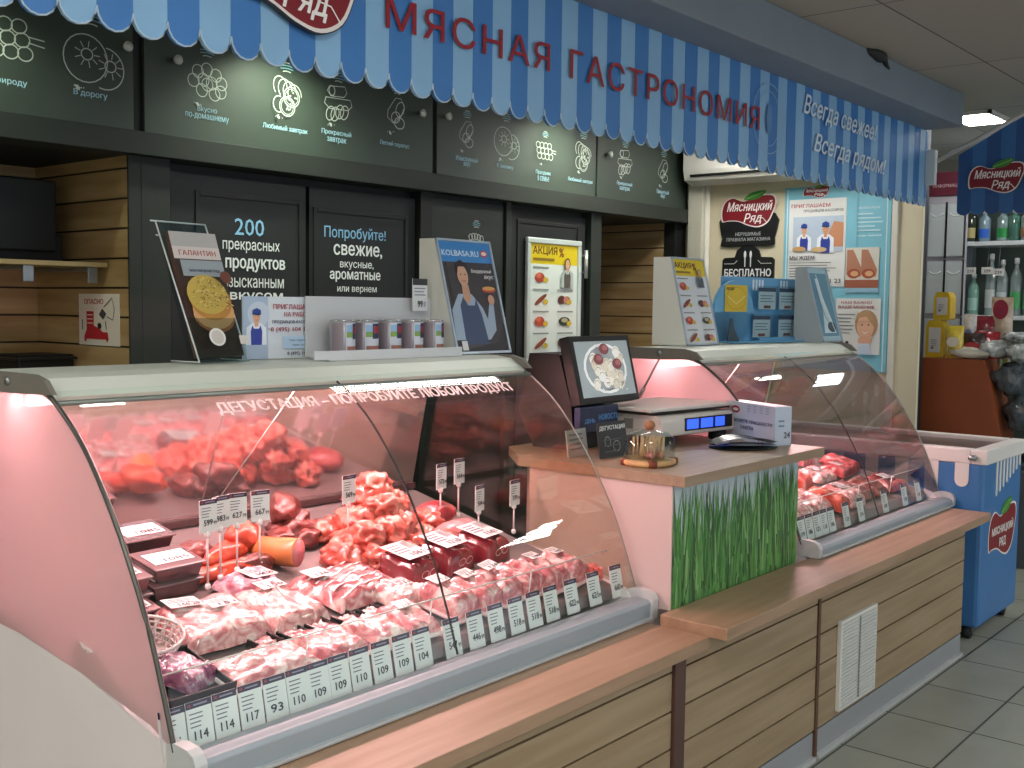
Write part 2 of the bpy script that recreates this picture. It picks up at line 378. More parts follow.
# ------------------------------------------------------------------ chalk menu boards
CH = '#c4cbc2'
def C2(a, cx, cy, rx, ry, rot=0, wd=.0035, a0=0, a1=2 * PI):
    a.line([(cx + x / a.w, cy + y / a.h) for x, y in ell(0, 0, rx * a.w, ry * a.h, 22, a0, a1, rot)], wd * 1.2, CH, closed=abs(a1 - a0 - 2 * PI) < 1e-6)
def fan(a, cx, cy, s):   # the little stack of arcs over each drawing
    for k in range(4): a.line([(cx + s * a.h / a.w * x * (.5 + .3 * (k in (1, 2))), cy + s * (.25 * k - .12 * abs(x))) for x in (-.9, -.3, .3, .9)], .004, CH if k in (0, 3) else '#7fb0bd')
def crumbs(a, cx, cy, s, sd=1):
    rr = random.Random(sd); k = a.h / a.w
    for i in range(5): a.e(cx + s * k * (rr.random() - .5) * 1.6, cy + s * (rr.random() - .5) * .6, s * k * .08, s * .08, CH, n=8)
    a.p([(cx + s * k * x, cy + s * y) for x, y in ((-.5, .15), (-.2, .25), (.1, -.05), (.0, -.35), (-.35, -.2))], CH)
def d_buns(a, x, y, s):
    k = a.h / a.w
    C2(a, x + .55 * s * k, y - .25 * s, .75 * s * k, .75 * s, a0=-1.9, a1=1.5)
    C2(a, x - .2 * s * k, y, .85 * s * k, .85 * s)
    for cx, cy in ((x - .15 * s * k, y + .15 * s), (x + .75 * s * k, y - .15 * s)):
        C2(a, cx, cy, .22 * s * k, .2 * s)
        for q in range(9):
            t = q * .7; a.line([(cx + math.cos(t) * .27 * s * k, cy + math.sin(t) * .25 * s), (cx + math.cos(t) * .5 * s * k, cy + math.sin(t) * .48 * s)], .003, CH)
def d_grapes(a, x, y, s):
    k = a.h / a.w
    for px, py in ((0, .6), (-.5, .45), (.5, .4), (-.2, .1), (.25, 0), (-.75, 0), (.8, .05), (-.3, -.4), (.4, -.5), (.75, -.35), (0, -.1)): C2(a, x + px * s * k, y + py * s, .3 * s * k, .3 * s, wd=.003)
def d_salami(a, x, y, s):
    k = a.h / a.w
    for q in range(4): C2(a, x + (-.35 + .3 * q) * s * k, y + .45 * s - .1 * q * s, .42 * s * k, .5 * s, .3, a0=-.4, a1=3.6)
    for px, py, r in ((.35, 0, .5), (.05, -.5, .48)):
        C2(a, x + px * s * k, y + py * s, r * s * k, r * s); C2(a, x + px * s * k, y + py * s, r * .8 * s * k, r * .8 * s, wd=.002)
        rr = random.Random(int(px * 9))
        for _ in range(9): a.e(x + (px + (rr.random() - .5) * .6) * s * k, y + (py + (rr.random() - .5) * .6) * s, .05 * s * k, .05 * s, CH, n=6)
    C2(a, x - .5 * s * k, y - .45 * s, .35 * s * k, .4 * s, a0=1.2, a1=5.2)
def d_sosis(a, x, y, s):
    k = a.h / a.w
    a.line([(x + px * s * k, y + py * s) for px, py in ((-.6, .9), (.45, 1.0), (.6, .7), (.4, .45), (-.5, .4), (-.75, .65), (-.6, .9))], .0035, CH)
    a.line([(x + px * s * k, y + py * s) for px, py in ((-.85, .3), (.85, .35), (.95, .05), (.7, -.2), (-.6, -.25), (-.95, -.0), (-.85, .3))], .0035, CH)
    for q in range(4): C2(a, x + (-.55 + .32 * q) * s * k, y - (.5 if q in (0, 1) else .35) * s, .26 * s * k, .38 * s, -.4)
    C2(a, x - .45 * s * k, y + .68 * s, .2 * s * k, .25 * s)
def d_kolb(a, x, y, s):
    k = a.h / a.w
    a.line([(x + px * s * k, y + py * s) for px, py in ((-.7, .2), (-.1, .95), (.35, .95), (.6, .5), (.3, -.1), (-.3, -.5), (-.75, -.2), (-.7, .2))], .0035, CH)
    C2(a, x + .25 * s * k, y + .35 * s, .3 * s * k, .45 * s, -.5); C2(a, x + .2 * s * k, y - .45 * s, .4 * s * k, .32 * s); C2(a, x - .1 * s * k, y - .15 * s, .35 * s * k, .3 * s, .5)
def d_kebab(a, x, y, s):
    k = a.h / a.w
    for q in range(4):
        for r in range(3): C2(a, x + (-.9 + .5 * q + .1 * r) * s * k, y + (.5 - .45 * r) * s, .27 * s * k, .24 * s, .2)
    a.line([(x + .9 * s * k, y + .2 * s), (x + 1.5 * s * k, y + .15 * s)], .004, CH); a.line([(x + .9 * s * k, y + .0 * s), (x + 1.5 * s * k, y - .08 * s)], .004, CH)
def d_links(a, x, y, s):
    k = a.h / a.w
    for q in range(5): C2(a, x + (-.8 + .4 * q) * s * k, y + .1 * s * math.sin(q), .26 * s * k, .3 * s, .2 * q)
    a.line([(x - 1.2 * s * k, y + .1 * s), (x - 1.0 * s * k, y)], .003, CH); a.line([(x - 1.1 * s * k, y - .5 * s), (x + 1.2 * s * k, y - .45 * s)], .004, CH)
def menu_board(x0, x1, label, items, knobs, z0=2.09, z1=2.555):
    t = thing('menu_board', label, 'menu board', ((x0 + x1) / 2, 3.765, z0), group='chalk menu boards')
    W, H = x1 - x0, z1 - z0
    MB().box(-W / 2, W / 2, -.018, 0, 0, H, mat('#38423a', .5, var=.05, vs=3, name='chalkboard')).build('board', t, bevel=.002)
    a = Art(W, H); b = Art(W, H, step=.0003)
    for fn, X, Z, s, txts in items:
        u, v = (X - x0) / W, (Z - z0) / H; s = s / H * 1.6
        fn(a, u, v, s); fan(a, u, v + 1.25 * s, s * .55); crumbs(a, u - .5 * s * H / W, v - 1.08 * s, s * .34, int(X * 10))
        for k, (tx, wd, dz) in enumerate(txts):
            b.t(tx, u - wd / 2 / W, v - (dz + .012) / H, u + wd / 2 / W, v - (dz - .014) / H, '#a9cfdf', .008)
    a.build('chalk_drawing', t, (-W / 2, -.0185, 0)); b.build('lettering', t, (-W / 2, -.0187, 0))
    for X, Z in knobs:
        MB().tube([(X - (x0 + x1) / 2, -.018, Z - z0), (X - (x0 + x1) / 2, -.035, Z - z0)], .006, STEEL).tube([(X - (x0 + x1) / 2, -.033, Z - z0), (X - (x0 + x1) / 2, -.05, Z - z0)], [.013, .019], mat('#d8dbd6', .3, .2), 14).build('fixing_knob', t)
    return t
menu_board(1.2, 2.29, 'leftmost dark chalk menu board with drawings of buns and skewers', [(d_kebab, 1.80, 2.335, .062, [('На природу', .17, .142)]), (d_buns, 2.118, 2.32, .062, [('В дорогу', .13, .125)])], [(2.253, 2.387)])
menu_board(2.335, 3.885, 'long dark chalk menu board with four food drawings over the lettered doors',
    [(d_grapes, 2.61, 2.317, .052, [('Вкусно', .09, .108), ('по-домашнему', .20, .138)]), (d_salami, 2.994, 2.321, .052, [('Любимый завтрак', .235, .135)]),
     (d_sosis, 3.274, 2.325, .052, [('Прекрасный', .17, .122), ('завтрак', .11, .155)]), (d_kolb, 3.626, 2.33, .05, [('Легкий перекус', .19, .135)])], [(2.463, 2.376), (3.79, 2.361)])
menu_board(3.915, 5.235, 'dark chalk menu board with four faint drawings between the third and second gaps',
    [(d_kolb, 4.13, 2.30, .046, [('Изысканный', .16, .115), ('вкус', .05, .145)]), (d_buns, 4.423, 2.305, .054, [('К пикнику', .13, .13)]),
     (d_kebab, 4.742, 2.29, .04, [('Праздник', .13, .115), ('в семье', .10, .145)]), (d_salami, 5.078, 2.30, .052, [('Любимый завтрак', .235, .135)])], [(3.97, 2.37)])
menu_board(5.25, 6.255, 'rightmost dark chalk menu board, beside the cream wall',
    [(d_sosis, 5.53, 2.31, .05, [('Прекрасный', .16, .122), ('завтрак', .11, .152)]), (d_kolb, 5.952, 2.30, .05, [('Пикантный', .14, .122), ('вкус', .05, .152)])], [(5.342, 2.341), (6.202, 2.341)])
t = thing('sausage_menu_board', 'narrow dark chalk panel with a string of sausages, left of the plain dark door', 'menu board', (4.18, 3.785, 1.3))
MB().box(-.27, .27, -.012, 0, 0, .68, mat('#20241f', .55, var=.05, vs=3)).build('board', t, bevel=.002)
a = Art(.54, .68); d_links(a, .6, .74, .075); fan(a, .6, .82, .06); a.build('chalk_drawing', t, (-.27, -.0125, 0))

# ------------------------------------------------------------------ striped canopy
LB, DB = mat('#86b2d6', .55, var=.04, vs=3, name='light_blue_fabric'), mat('#3d78b8', .55, var=.04, vs=3, name='dark_blue_fabric')
def canopy_mesh(x0, x1, zt, zc, zb, P, ph, base=2.094):
    mb = MB(); k0 = math.floor((x0 - base) / P); k = k0
    while base + k * P < x1 - 1e-4:
        a, b = max(x0, base + k * P), min(x1, base + (k + 1) * P); mc = (a + b) / 2; r = (b - a) / 2
        pts = [(a, zt), (a, zc)] + [(mc - r * math.cos(q * PI / 8), zc - (zc - zb) * math.sin(q * PI / 8)) for q in range(1, 8)] + [(b, zc), (b, zt)]
        n = len(pts); wob = .0015 * math.sin(k * 1.3)
        vs = [(p[0], wob, p[1]) for p in pts] + [(p[0], .01 + wob, p[1]) for p in pts]
        mb.add(vs, [tuple(range(n)), tuple(range(n, 2 * n))[::-1]] + [(i, (i + 1) % n, (i + 1) % n + n, i + n) for i in range(n)], LB if (k + ph) % 2 == 0 else DB)
        k += 1
    return mb
def scallop_trim(x0, x1, zc, zb, P, base=2.094, r=.0022, y=-.001):
    mb = MB(); k = math.floor((x0 - base) / P)
    while base + k * P < x1 - 1e-4:
        a, b = max(x0, base + k * P), min(x1, base + (k + 1) * P); mc = (a + b) / 2; rr = (b - a) / 2
        mb.tube([(mc - rr * math.cos(q * PI / 8), y, zc - (zc - zb) * math.sin(q * PI / 8)) for q in range(9)], r, mat('#b8cbdb', .5), 5); k += 1
    return mb
cn = thing('canopy', 'long blue striped canopy with scalloped edge and dark red lettering over the meat counter', 'canopy', (0, 2.1, 0))
canopy_mesh(.2, 5.93, 2.404, 2.052, 2.008, .081, 0).build('fabric', cn)
scallop_trim(.2, 5.93, 2.052, 2.008, .081).build('edge_trim', cn)
Art(2.03, .1).t('МЯСНАЯ', 0, 0, .335, .82, RED, .008, space=1.15, slope=.02).t('ГАСТРОНОМИЯ', .385, 0, 1, .9, RED, .008, space=1.15).build('lettering', cn, (1.995, -.008, 2.163))
a = Art(.93, .26); a.t('Всегда свежее!', .0, .62, .86, 1.0, '#d3e2ec', .012, shear=.35, slope=-.1).t('Всегда рядом!', .12, .04, .99, .42, '#d3e2ec', .012, shear=.35, slope=-.1).build('slogan', cn, (4.42, -.008, 2.11))
a = Art(.3, .3); a.line(ell(.5, .5, .46, .46, 30), .004, '#86a9c6', True); a.line(ell(.5, .5, .3, .36, 24), .003, '#86a9c6', True); a.e(.5, .5, .08, .2, '#5584b5'); a.build('emblem', cn, (3.96, -.0075, 2.07))
lg = MB().prism([(1.48 + .40 * p[0], 2.10 + .26 * p[1]) for p in [(.5 + (q[0] - .5) * 1.07, .5 + (q[1] - .5) * 1.1) for q in BLOB]], -.028, -.012, mat('#221a22', .5), 'y').build('logo_plate', cn)
a = Art(.40, .26); logo(a, 0, 0, 1, 1); a.build('logo_print', lg, (1.48, -.0285, 2.10))
MB().box(5.905, 5.945, -.05, .03, 2.12, 2.30, mat('#c9cfd2', .5)).build('end_bracket', cn, bevel=.003)

aw = thing('awning', 'dark blue striped end awning with a red logo, hanging beyond the canopy end', 'awning', (5.97, 0, 0), rz=0)
mb = MB(); ys = 1.95; k = 0
while ys - k * .07 > .8:
    a0 = ys - k * .07; b0 = a0 - .07; zt = lambda y: min(2.565, 2.235 + (2.015 - y) * .56)
    mc = (a0 + b0) / 2
    pts = [(a0, zt(a0)), (a0, 1.985)] + [(mc + .035 * math.cos(q * PI / 6), 1.985 - .028 * math.sin(q * PI / 6)) for q in range(1, 6)] + [(b0, 1.985), (b0, zt(b0))]
    mb.prism(pts, 0, .01, mat('#356ba6' if k % 2 else '#28538c', .55, var=.04, vs=3), 'x'); k += 1
mb.build('fabric', aw)
MB().tube([(-.012, 2.10, 2.225), (-.012, 1.4, 2.565)], .011, mat('#c5c6c2', .4), 10).build('support_rod', aw)
lg = MB().prism([(1.885 - .262 * (.5 + (q[0] - .5) * 1.06), 2.06 + .17 * (.5 + (q[1] - .5) * 1.08)) for q in BLOB], -.014, -.004, mat('#241720', .5), 'x').build('logo_plate', aw)
a = Art(.262, .17); logo(a, 0, 0, 1, 1); a.build('logo_print', lg, (-.0145, 1.885, 2.06), U=(0, -1, 0))

tag(MB().tube([(4.62, 1.93, 2.566), (4.68, 1.90, 2.558), (4.74, 1.895, 2.55), (4.78, 1.90, 2.562), (4.83, 1.905, 2.535), (4.86, 1.902, 2.52)], [.012, .02, .026, .018, .01, .004], mat('#1d2220', .7), 8).build('cable_bundle'), 'small dark cable bundle poking out where soffit meets ceiling', 'cable')

# ------------------------------------------------------------------ wooden counter front
def base_unit(x0, x1, label, zt=.562):
    t = thing('slatted_counter', label, 'counter', ((x0 + x1) / 2, 1.467, 0), group=None); h = (x1 - x0) / 2
    m = MB().box(-h, h, .012, .05, .09, zt, GROOVE)
    for z0, z1 in ((.10, .2), (.206, .306), (.312, .407), (.413, .512), (.518, zt)): m.box(-h, h, 0, .018, z0, z1, WOODS)
    m.build('slatted_front', t)
    MB().box(-h, h, .002, .02, .012, .092, mat('#9a9da0', .4, .15, name='plinth')).box(-h, h, -.012, .02, 0, .014, mat('#c3c6c6', .35, .2)).build('plinth', t, bevel=.001)
    return t
base_unit(1.135, 2.428, 'left wooden slatted counter base under the long meat display case', .54)
base_unit(2.485, 3.312, 'middle wooden slatted counter base below the grass-print desk')
b3 = base_unit(3.332, 4.765, 'right wooden slatted counter base with the white vent grille')
tag(MB().box(2.43, 2.483, 1.457, 1.52, 0, .54, mat('#4d332b', .5, var=.15, vs=3, stretch=(6, 6, .6))).build('counter_post', bevel=.002), 'dark brown upright post between left and middle counter bases', 'post')
tag(MB().box(3.313, 3.331, 1.462, 1.5, .01, .56, mat('#5a3d2c', .5)).build('joint_strip'), 'thin dark brown joint strip between middle and right counter bases', 'trim strip')
gx = 3.475 - 4.0485; g = MB().box(gx, gx + .31, -.014, 0, .118, .425, mat('#dcdcd6', .45))
for k in range(24):
    for q in range(2): g.box(gx + .012 + .15 * q, gx + .145 + .15 * q, -.018, -.013, .128 + .0122 * k, .134 + .0122 * k, mat('#c3c4bf', .5))
g = g.build('vent_grille', b3, bevel=.001)
MB().box(gx + .149, gx + .153, -.0195, -.014, .13, .415, mat('#8a8b88', .5)).build('centre_rib', g)
def ledge(name, x0, x1, y0, y1, z, th, label):
    o = MB().box(x0, x1, y0, y1, z - th, z, WOODL).build(name, bevel=.002); return tag(o, label, 'ledge')
ledge('counter_ledge', 1.135, 2.592, 1.452, 1.69, .575, .034, 'left wooden customer ledge along the long meat case')
ledge('counter_ledge', 2.594, 3.41, 1.40, 1.61, .606, .034, 'middle raised wooden ledge in front of the grass-print desk')
ledge('counter_ledge', 3.40, 4.924, 1.412, 1.62, .597, .034, 'right wooden customer ledge in front of the far meat case')

# ------------------------------------------------------------------ pay desk
dk = thing('service_desk', 'raised wooden service desk with a green grass print front', 'desk', (2.655, 1.612, 0))
MB().prism([(0, .004), (.80, .004), (.80, .66), (.16, .66), (0, .52)], .602, .958, mat('#d3bcb8', .45, name='desk_side'), 'z').build('body', dk, bevel=.002)
MB().prism([(-.008, -.04), (.908, -.04), (.908, .74), (.16, .74), (-.008, .56)], .96, .99, WOODD, 'z').build('desk_top', dk, bevel=.002)
a = Art(.795, .355, '#b9c6cc'); rr = random.Random(3)
a.r(0, 0, 1, .18, '#549040'); a.r(0, .18, 1, .5, '#447a38')
GR = ['#34692a', '#47853a', '#5b994a', '#2a5128', '#52903f', '#7aa865', '#3a7038']
for k in range(620):
    x = rr.random(); y0 = rr.random() ** 1.3 * .55 - .08; h = .28 + rr.random() * .42 + (.14 if x > .6 else 0); h = min(h, .99 - y0); lean = (rr.random() - .5) * .1; wd = .003 + rr.random() * .006
    a.p([(max(0, min(1, q)), max(0, r)) for q, r in ((x - wd, y0), (x + wd, y0), (x + wd * .8 + lean * .4, y0 + h * .6), (x + lean, y0 + h), (x - wd * .8 + lean * .4, y0 + h * .6))], rr.choice(GR))
a.step = .0000035; a.build('grass_print', dk, (.003, .003, .603), coat=.3)

# ------------------------------------------------------------------ freezer
fz = thing('chest_freezer', 'blue chest freezer with white dripping rim and red logo, beyond the counter end', 'freezer', (4.99, 1.468, 0))
FB = mat('#3a72ab', .4, var=.03, vs=2, name='freezer_blue'); FWH = mat('#dcdad6', .4, name='freezer_white')
MB().box(0, .585, 0, 1.25, .06, .80, FB).build('body', fz, bevel=.02)
rm = MB(); o_, i_ = (-.006, .60, -.015, 1.265), (.055, .545, .055, 1.195)
rm.box(o_[0], o_[1], o_[2], i_[2], .79, .855, FWH).box(o_[0], o_[1], i_[3], o_[3], .79, .855, FWH).box(o_[0], i_[0], i_[2], i_[3], .79, .855, FWH).box(i_[1], o_[1], i_[2], i_[3], .79, .855, FWH)
rm.build('rim', fz, bevel=.006)
MB().box(.055, .545, .055, 1.195, .81, .835, mat('#4a3a34', .3, name='dark_glass_lid')).build('glass_lid', fz)
def drip(pl, c, w_, z0):
    p = [(c - w_, .80), (c - w_, z0 + w_)] + [(c - w_ * math.cos(q * PI / 6), z0 + w_ - w_ * math.sin(q * PI / 6)) for q in range(1, 6)] + [(c + w_, z0 + w_), (c + w_, .80)]
    MB().prism(p, -.003, .001, FWH, 'x' if pl == 'l' else 'y').build('white_drip', fz)
drip('l', .093, .03, .685); drip('l', .225, .03, .60); drip('l', .36, .03, .55); drip('l', .5, .03, .66)
for q in range(8): drip('f', .19 + .05 * q, .011, .63 + .015 * q)
a = Art(.40, .26); logo(a, 0, 0, 1, 1, text=False)
a.t('МЯСНИЦКИЙ', .1, .42, .9, .62, '#f2eeea', .02).t('РЯД', .38, .18, .62, .36, '#f2eeea', .02).build('logo', fz, (.11, -.001, .335))
MB().tube([(-.02, .03, .82), (-.02, .06, .82)], .012, STEEL).build('lock', fz)
for x, y in ((.05, .06), (.55, .06), (.05, 1.19), (.55, 1.19)):
    MB().tube([(x, y - .018, .03), (x, y + .018, .03)], .03, BLACK, 14).box(x - .012, x + .012, y - .025, y + .025, .03, .07, mat('#55585a', .4, .6)).build('castor', fz)

# ------------------------------------------------------------------ display cases
G0 = [(2.19, 1.283), (2.11, 1.236), (2.02, 1.165), (1.93, 1.06), (1.86, .955), (1.80, .845), (1.757, .74), (1.721, .638)]
MIRROR = mat('#ecdcda', .07, .95, name='mirror_steel')
def pink_lamp(): return mat((1.0, .53, .56, 1), emit=LAMP, name='pink_tube')
LAMP = 125
def deckz(y, dy=0): return .66 + .225 * (y - 1.78 - dy)
TINT2 = glass_mat('#cfcfd1', name='reflection_grey_glass', ior=2.0, rough=.03)  # grey tint stands in for the dark reflection in the far end glass
def display_case(x0, x1, dy, label, text=None, zb=.599):
    t = thing('display_case', label, 'display case', (x0, 1.65 + dy, 0)); L = x1 - x0
    f = lambda p: (p[0] - 1.65, p[1])
    F = lambda ps: [f(p) for p in ps]
    side = F([(1.70, .10), (1.70, .60), (1.735, .645), (1.80, .655), (1.86, .668), (2.05, .712), (2.30, .742), (2.60, .755), (2.60, .10)])
    MB().box(.03, L - .03, .045, .93, .08, .60, PINKW).prism(side, 0, .03, PINKW).prism(side, L - .03, L, PINKW).build('body', t, bevel=.002)
    MB().prism(F([(1.660, zb + .006), (1.658, .624), (1.668, .632), (1.70, .634), (1.740, .626), (1.740, zb + .006)]), .02, L - .02, ALUBLUE).box(.02, L - .02, -.004, .03, zb, zb + .008, mat('#c5cacb', .4, .4)).build('bumper', t, bevel=.002)
    for a, b in ((-.006, .02), (L - .02, L + .006)):
        MB().prism(F([(1.652, zb), (1.649, .632), (1.658, .648), (1.675, .656), (1.715, .658), (1.74, .65), (1.74, zb)]), a, b, mat('#c6c8c8', .4)).build('bumper_end_cap', t, bevel=.002)
    MB().prism(F([(1.765, .625), (1.78, .656), (2.60, .842), (2.60, .80), (1.80, .62)]), .03, L - .03, mat('#837a79', .35, .3, name='steel_deck')).build('deck', t)
    MB().prism(F([(2.60, .862), (2.512, 1.262), (2.522, 1.265), (2.612, .87)]), .03, L - .03, MIRROR).build('mirror_panel', t)
    MB().box(.03, L - .03, .935, .95, .845, .866, mat('#4b3a3a', .3, .5)).build('rear_rail', t, bevel=.002)
    MB().prism(F([(2.52, 1.30), (2.26, 1.303), (2.20, 1.296), (2.16, 1.272), (2.145, 1.262), (2.15, 1.252), (2.20, 1.268), (2.30, 1.27), (2.52, 1.27)]), 0, L, ALU).build('top_shelf', t)
    MB().tube([(0, f((2.128, 0))[0], 1.25), (L, f((2.128, 0))[0], 1.25)], .006, mat('#7d857f', .4, .4), 8).build('glass_hinge', t)
    for a, b, n in ((-.012, 0, 0), (L, L + .012, 1)):
        c = MB().prism(F([(2.52, 1.305), (2.20, 1.306), (2.155, 1.296), (2.125, 1.268), (2.30, 1.262), (2.52, 1.262)]), a, b, mat('#77726a', .5)).build('shelf_end_bracket', t, bevel=.001)
        xx = a - .004 if n == 0 else b + .004
        MB().tube([(xx, .66, 1.287), ((a + b) / 2, .66, 1.287)], .009, STEEL, 12).build('bracket_screw', c)
    prof = crom([f(p) for p in G0], 4)
    lo = [(.075, .66), (.15, .668), (.40, .712), (.65, .742), (.95, .755)]
    for a, b, g, nm in ((.0, .006, FROST, 'end_glass'), (L - .006, L, TINT if text else TINT2, 'end_glass')):
        MB().prism(prof + [(.09, .645)] + lo[1:] + [(.95, .85), (.87, 1.262)], a, b, g).build(nm, t)
    for a, b in ((.008, L / 2 - .003), (L / 2 + .003, L - .008)):
        nn = []
        for i, p in enumerate(prof):
            q0, q1 = prof[max(0, i - 1)], prof[min(len(prof) - 1, i + 1)]; d = Vector((q1[0] - q0[0], q1[1] - q0[1])).normalized(); nn.append((p[0] + d.y * .005, p[1] - d.x * .005))
        n = len(prof); g_ = MB()
        ring = prof + nn[::-1]
        g_.prism(ring, a, b, GLASS, 'x', True)
        o = g_.build('front_glass', t)
        bm = bmesh.new(); bm.from_mesh(o.data)
        bmesh.ops.split_edges(bm, edges=[e for e in bm.edges if len(e.link_faces) == 2 and e.calc_face_angle(0) > .6]); bm.to_mesh(o.data); bm.free()
    MB().tube([(L / 2, p[0] - .001, p[1] + .001) for p in prof], .0028, BLACK, 6).build('glass_seal', t)
    MB().tube([(-.002, p[0] - .002, p[1] + .002) for p in prof], .005, mat('#595a55', .35, .6), 8).build('glass_edge_trim', t)
    MB().tube([(L, p[0] - .002, p[1] + .002) for p in prof], .0022, mat('#8a8f8a', .3, .5), 6).build('glass_edge_trim', t)
    MB().tube([(.03, f((2.30, 0))[0], 1.245), (L - .03, f((2.30, 0))[0], 1.245)], .014, pink_lamp(), 10).build('lamp_tube', t)
    MB().box(.03, L - .03, .096, .112, .585, .604, mat('#2b2b2d', .4)).build('tag_rail', t)
    MB().tube([(.03, .155, .755), (L - .03, .155, .755)], .0018, mat('#e8e4e2', .3), 6).build('guard_rail', t)
    for q in range(1, 4): MB().tube([(L * q / 4, .155, .755), (L * q / 4, .165, .67)], .0018, mat('#e8e4e2', .3), 6).build('guard_post', t)
    MB().tube([(.03 + L * .52, .72, 1.24), (.03 + L * .42, .93, .87)], .002, mat('#a09a96', .3, .5), 6).build('panel_stay', t)
    if text:
        # lettering on the top of the glass, both words following the slope
        p0, p1 = Vector((0, f((2.11, 0))[0], 1.236)), Vector((0, f((2.066, 0))[0], 1.203)); V = (p0 - p1)
        Art(1.03, .052).t(text, 0, 0, 1, 1, FRIT, .02).build('lettering', t, (.350, p1.y - .0045, p1.z + .0035), V=tuple(V))
    return t
X1, X1b, DY2 = 1.12, 2.640, -.068
c1 = display_case(X1, X1b, 0, 'long curved-glass meat display case in the foreground, filled with raw meat', 'ДЕГУСТАЦИЯ – ПОПРОБУЙТЕ ЛЮБОЙ ПРОДУКТ', .5765)
c2 = display_case(3.578, 4.983, DY2, 'far curved-glass meat display case right of the grass-print desk')
st = MB().tube([(-.008, .65, 1.287), (-.008, .83, .98)], [.004, .004], mat('#8d8784', .35, .5), 8).tube([(-.008, .73, 1.15), (-.008, .75, 1.116)], .008, mat('#b9aaa6', .4), 10).build('support_strut', c2)

# ------------------------------------------------------------------ meat
def meat_mat(c1_, c2_, c3_, scale=14, rough=.28, coat=.5, bump=.35):
    m = bpy.data.materials.new('meat'); m.use_nodes = True; nt = m.node_tree; b = nt.nodes['Principled BSDF']
    tc = nt.nodes.new('ShaderNodeTexCoord'); oi = nt.nodes.new('ShaderNodeObjectInfo'); ad = nt.nodes.new('ShaderNodeVectorMath'); ad.operation = 'ADD'
    sc = nt.nodes.new('ShaderNodeVectorMath'); sc.operation = 'SCALE'; sc.inputs['Scale'].default_value = .37
    n = nt.nodes.new('ShaderNodeTexNoise'); n.inputs['Scale'].default_value = scale; n.inputs['Detail'].default_value = 6; n.inputs['Distortion'].default_value = 1.2
    r = nt.nodes.new('ShaderNodeValToRGB'); e = r.color_ramp.elements
    e[0].position = .36; e[0].color = lin(c1_); e[1].position = .66; e[1].color = lin(c3_); k = e.new(.5); k.color = lin(c2_)
    nt.links.new(oi.outputs['Location'], sc.inputs[0]); nt.links.new(tc.outputs['Object'], ad.inputs[0]); nt.links.new(sc.outputs[0], ad.inputs[1])
    nt.links.new(ad.outputs[0], n.inputs['Vector']); nt.links.new(n.outputs['Fac'], r.inputs['Fac']); nt.links.new(r.outputs['Color'], b.inputs['Base Color'])
    b.inputs['Roughness'].default_value = rough; b.inputs['Coat Weight'].default_value = coat; b.inputs['Coat Roughness'].default_value = .1
    n2 = nt.nodes.new('ShaderNodeTexNoise'); n2.inputs['Scale'].default_value = 45; n2.inputs['Detail'].default_value = 4
    nt.links.new(ad.outputs[0], n2.inputs['Vector']); bp = nt.nodes.new('ShaderNodeBump'); bp.inputs['Strength'].default_value = bump; bp.inputs['Distance'].default_value = .012
    nt.links.new(n2.outputs['Fac'], bp.inputs['Height']); nt.links.new(bp.outputs[0], b.inputs['Normal'])
    return m
M_CHK = meat_mat('#b8686e', '#dca4a2', '#f6e8e4', 26, .28, .9, .45)
M_PORK = meat_mat('#aa4c54', '#cc7c80', '#f0ccc8', 24, .28, .9, .45)
M_BEEF = meat_mat('#7a1c24', '#a33038', '#c86a68', 10)
M_RED = meat_mat('#b83230', '#d85a50', '#eda898', 13)
M_TRIM = meat_mat('#b8443c', '#d46a5c', '#e8a596', 12, .3, .5, .3)
M_LIV = meat_mat('#4a1b18', '#6a2a26', '#8a4640', 12, .35, .4, .6)
M_SAU = meat_mat('#a02c1c', '#c2402a', '#d86848', 10, .25, .6, .4)
M_HAM = meat_mat('#b86a6e', '#cb8082', '#d89a98', 20, .4, .3, .1)
LABEL = '#f3efee'
SL = math.atan(.225)
def label_print(parent, w, h, txt, O, U, V, name='label'):
    a = Art(w, h, '#f2eeee', step=.0002); a.lines(.08, .45, .92, .9, 3, '#6a5f66'); a.t(txt, .3, .1, .92, .38, '#2a2030', .01); return a.build(name, parent, O, U, V, rough=.35)
def pillow(w, d, h, seed, amp=.007, nu=22, nv=16, p=6):
    def fn(u, v):
        x, y = (u - .5) * 2, (v - .5) * 2; e = max(0, (1 - abs(x) ** p) * (1 - abs(y) ** p)) ** .5
        q = mnoise.noise(Vector((x * 2.2 + seed * 3.1, y * 1.8, seed))) * amp * 2 + mnoise.noise(Vector((x * 6 + seed, y * 6, 3))) * amp * 1.1
        k = 1 + .05 * mnoise.noise(Vector((x * 2, y * 2, seed + 9)))
        return (x * w / 2 * k, y * d / 2 * k, h * e + q * e)
    return fn
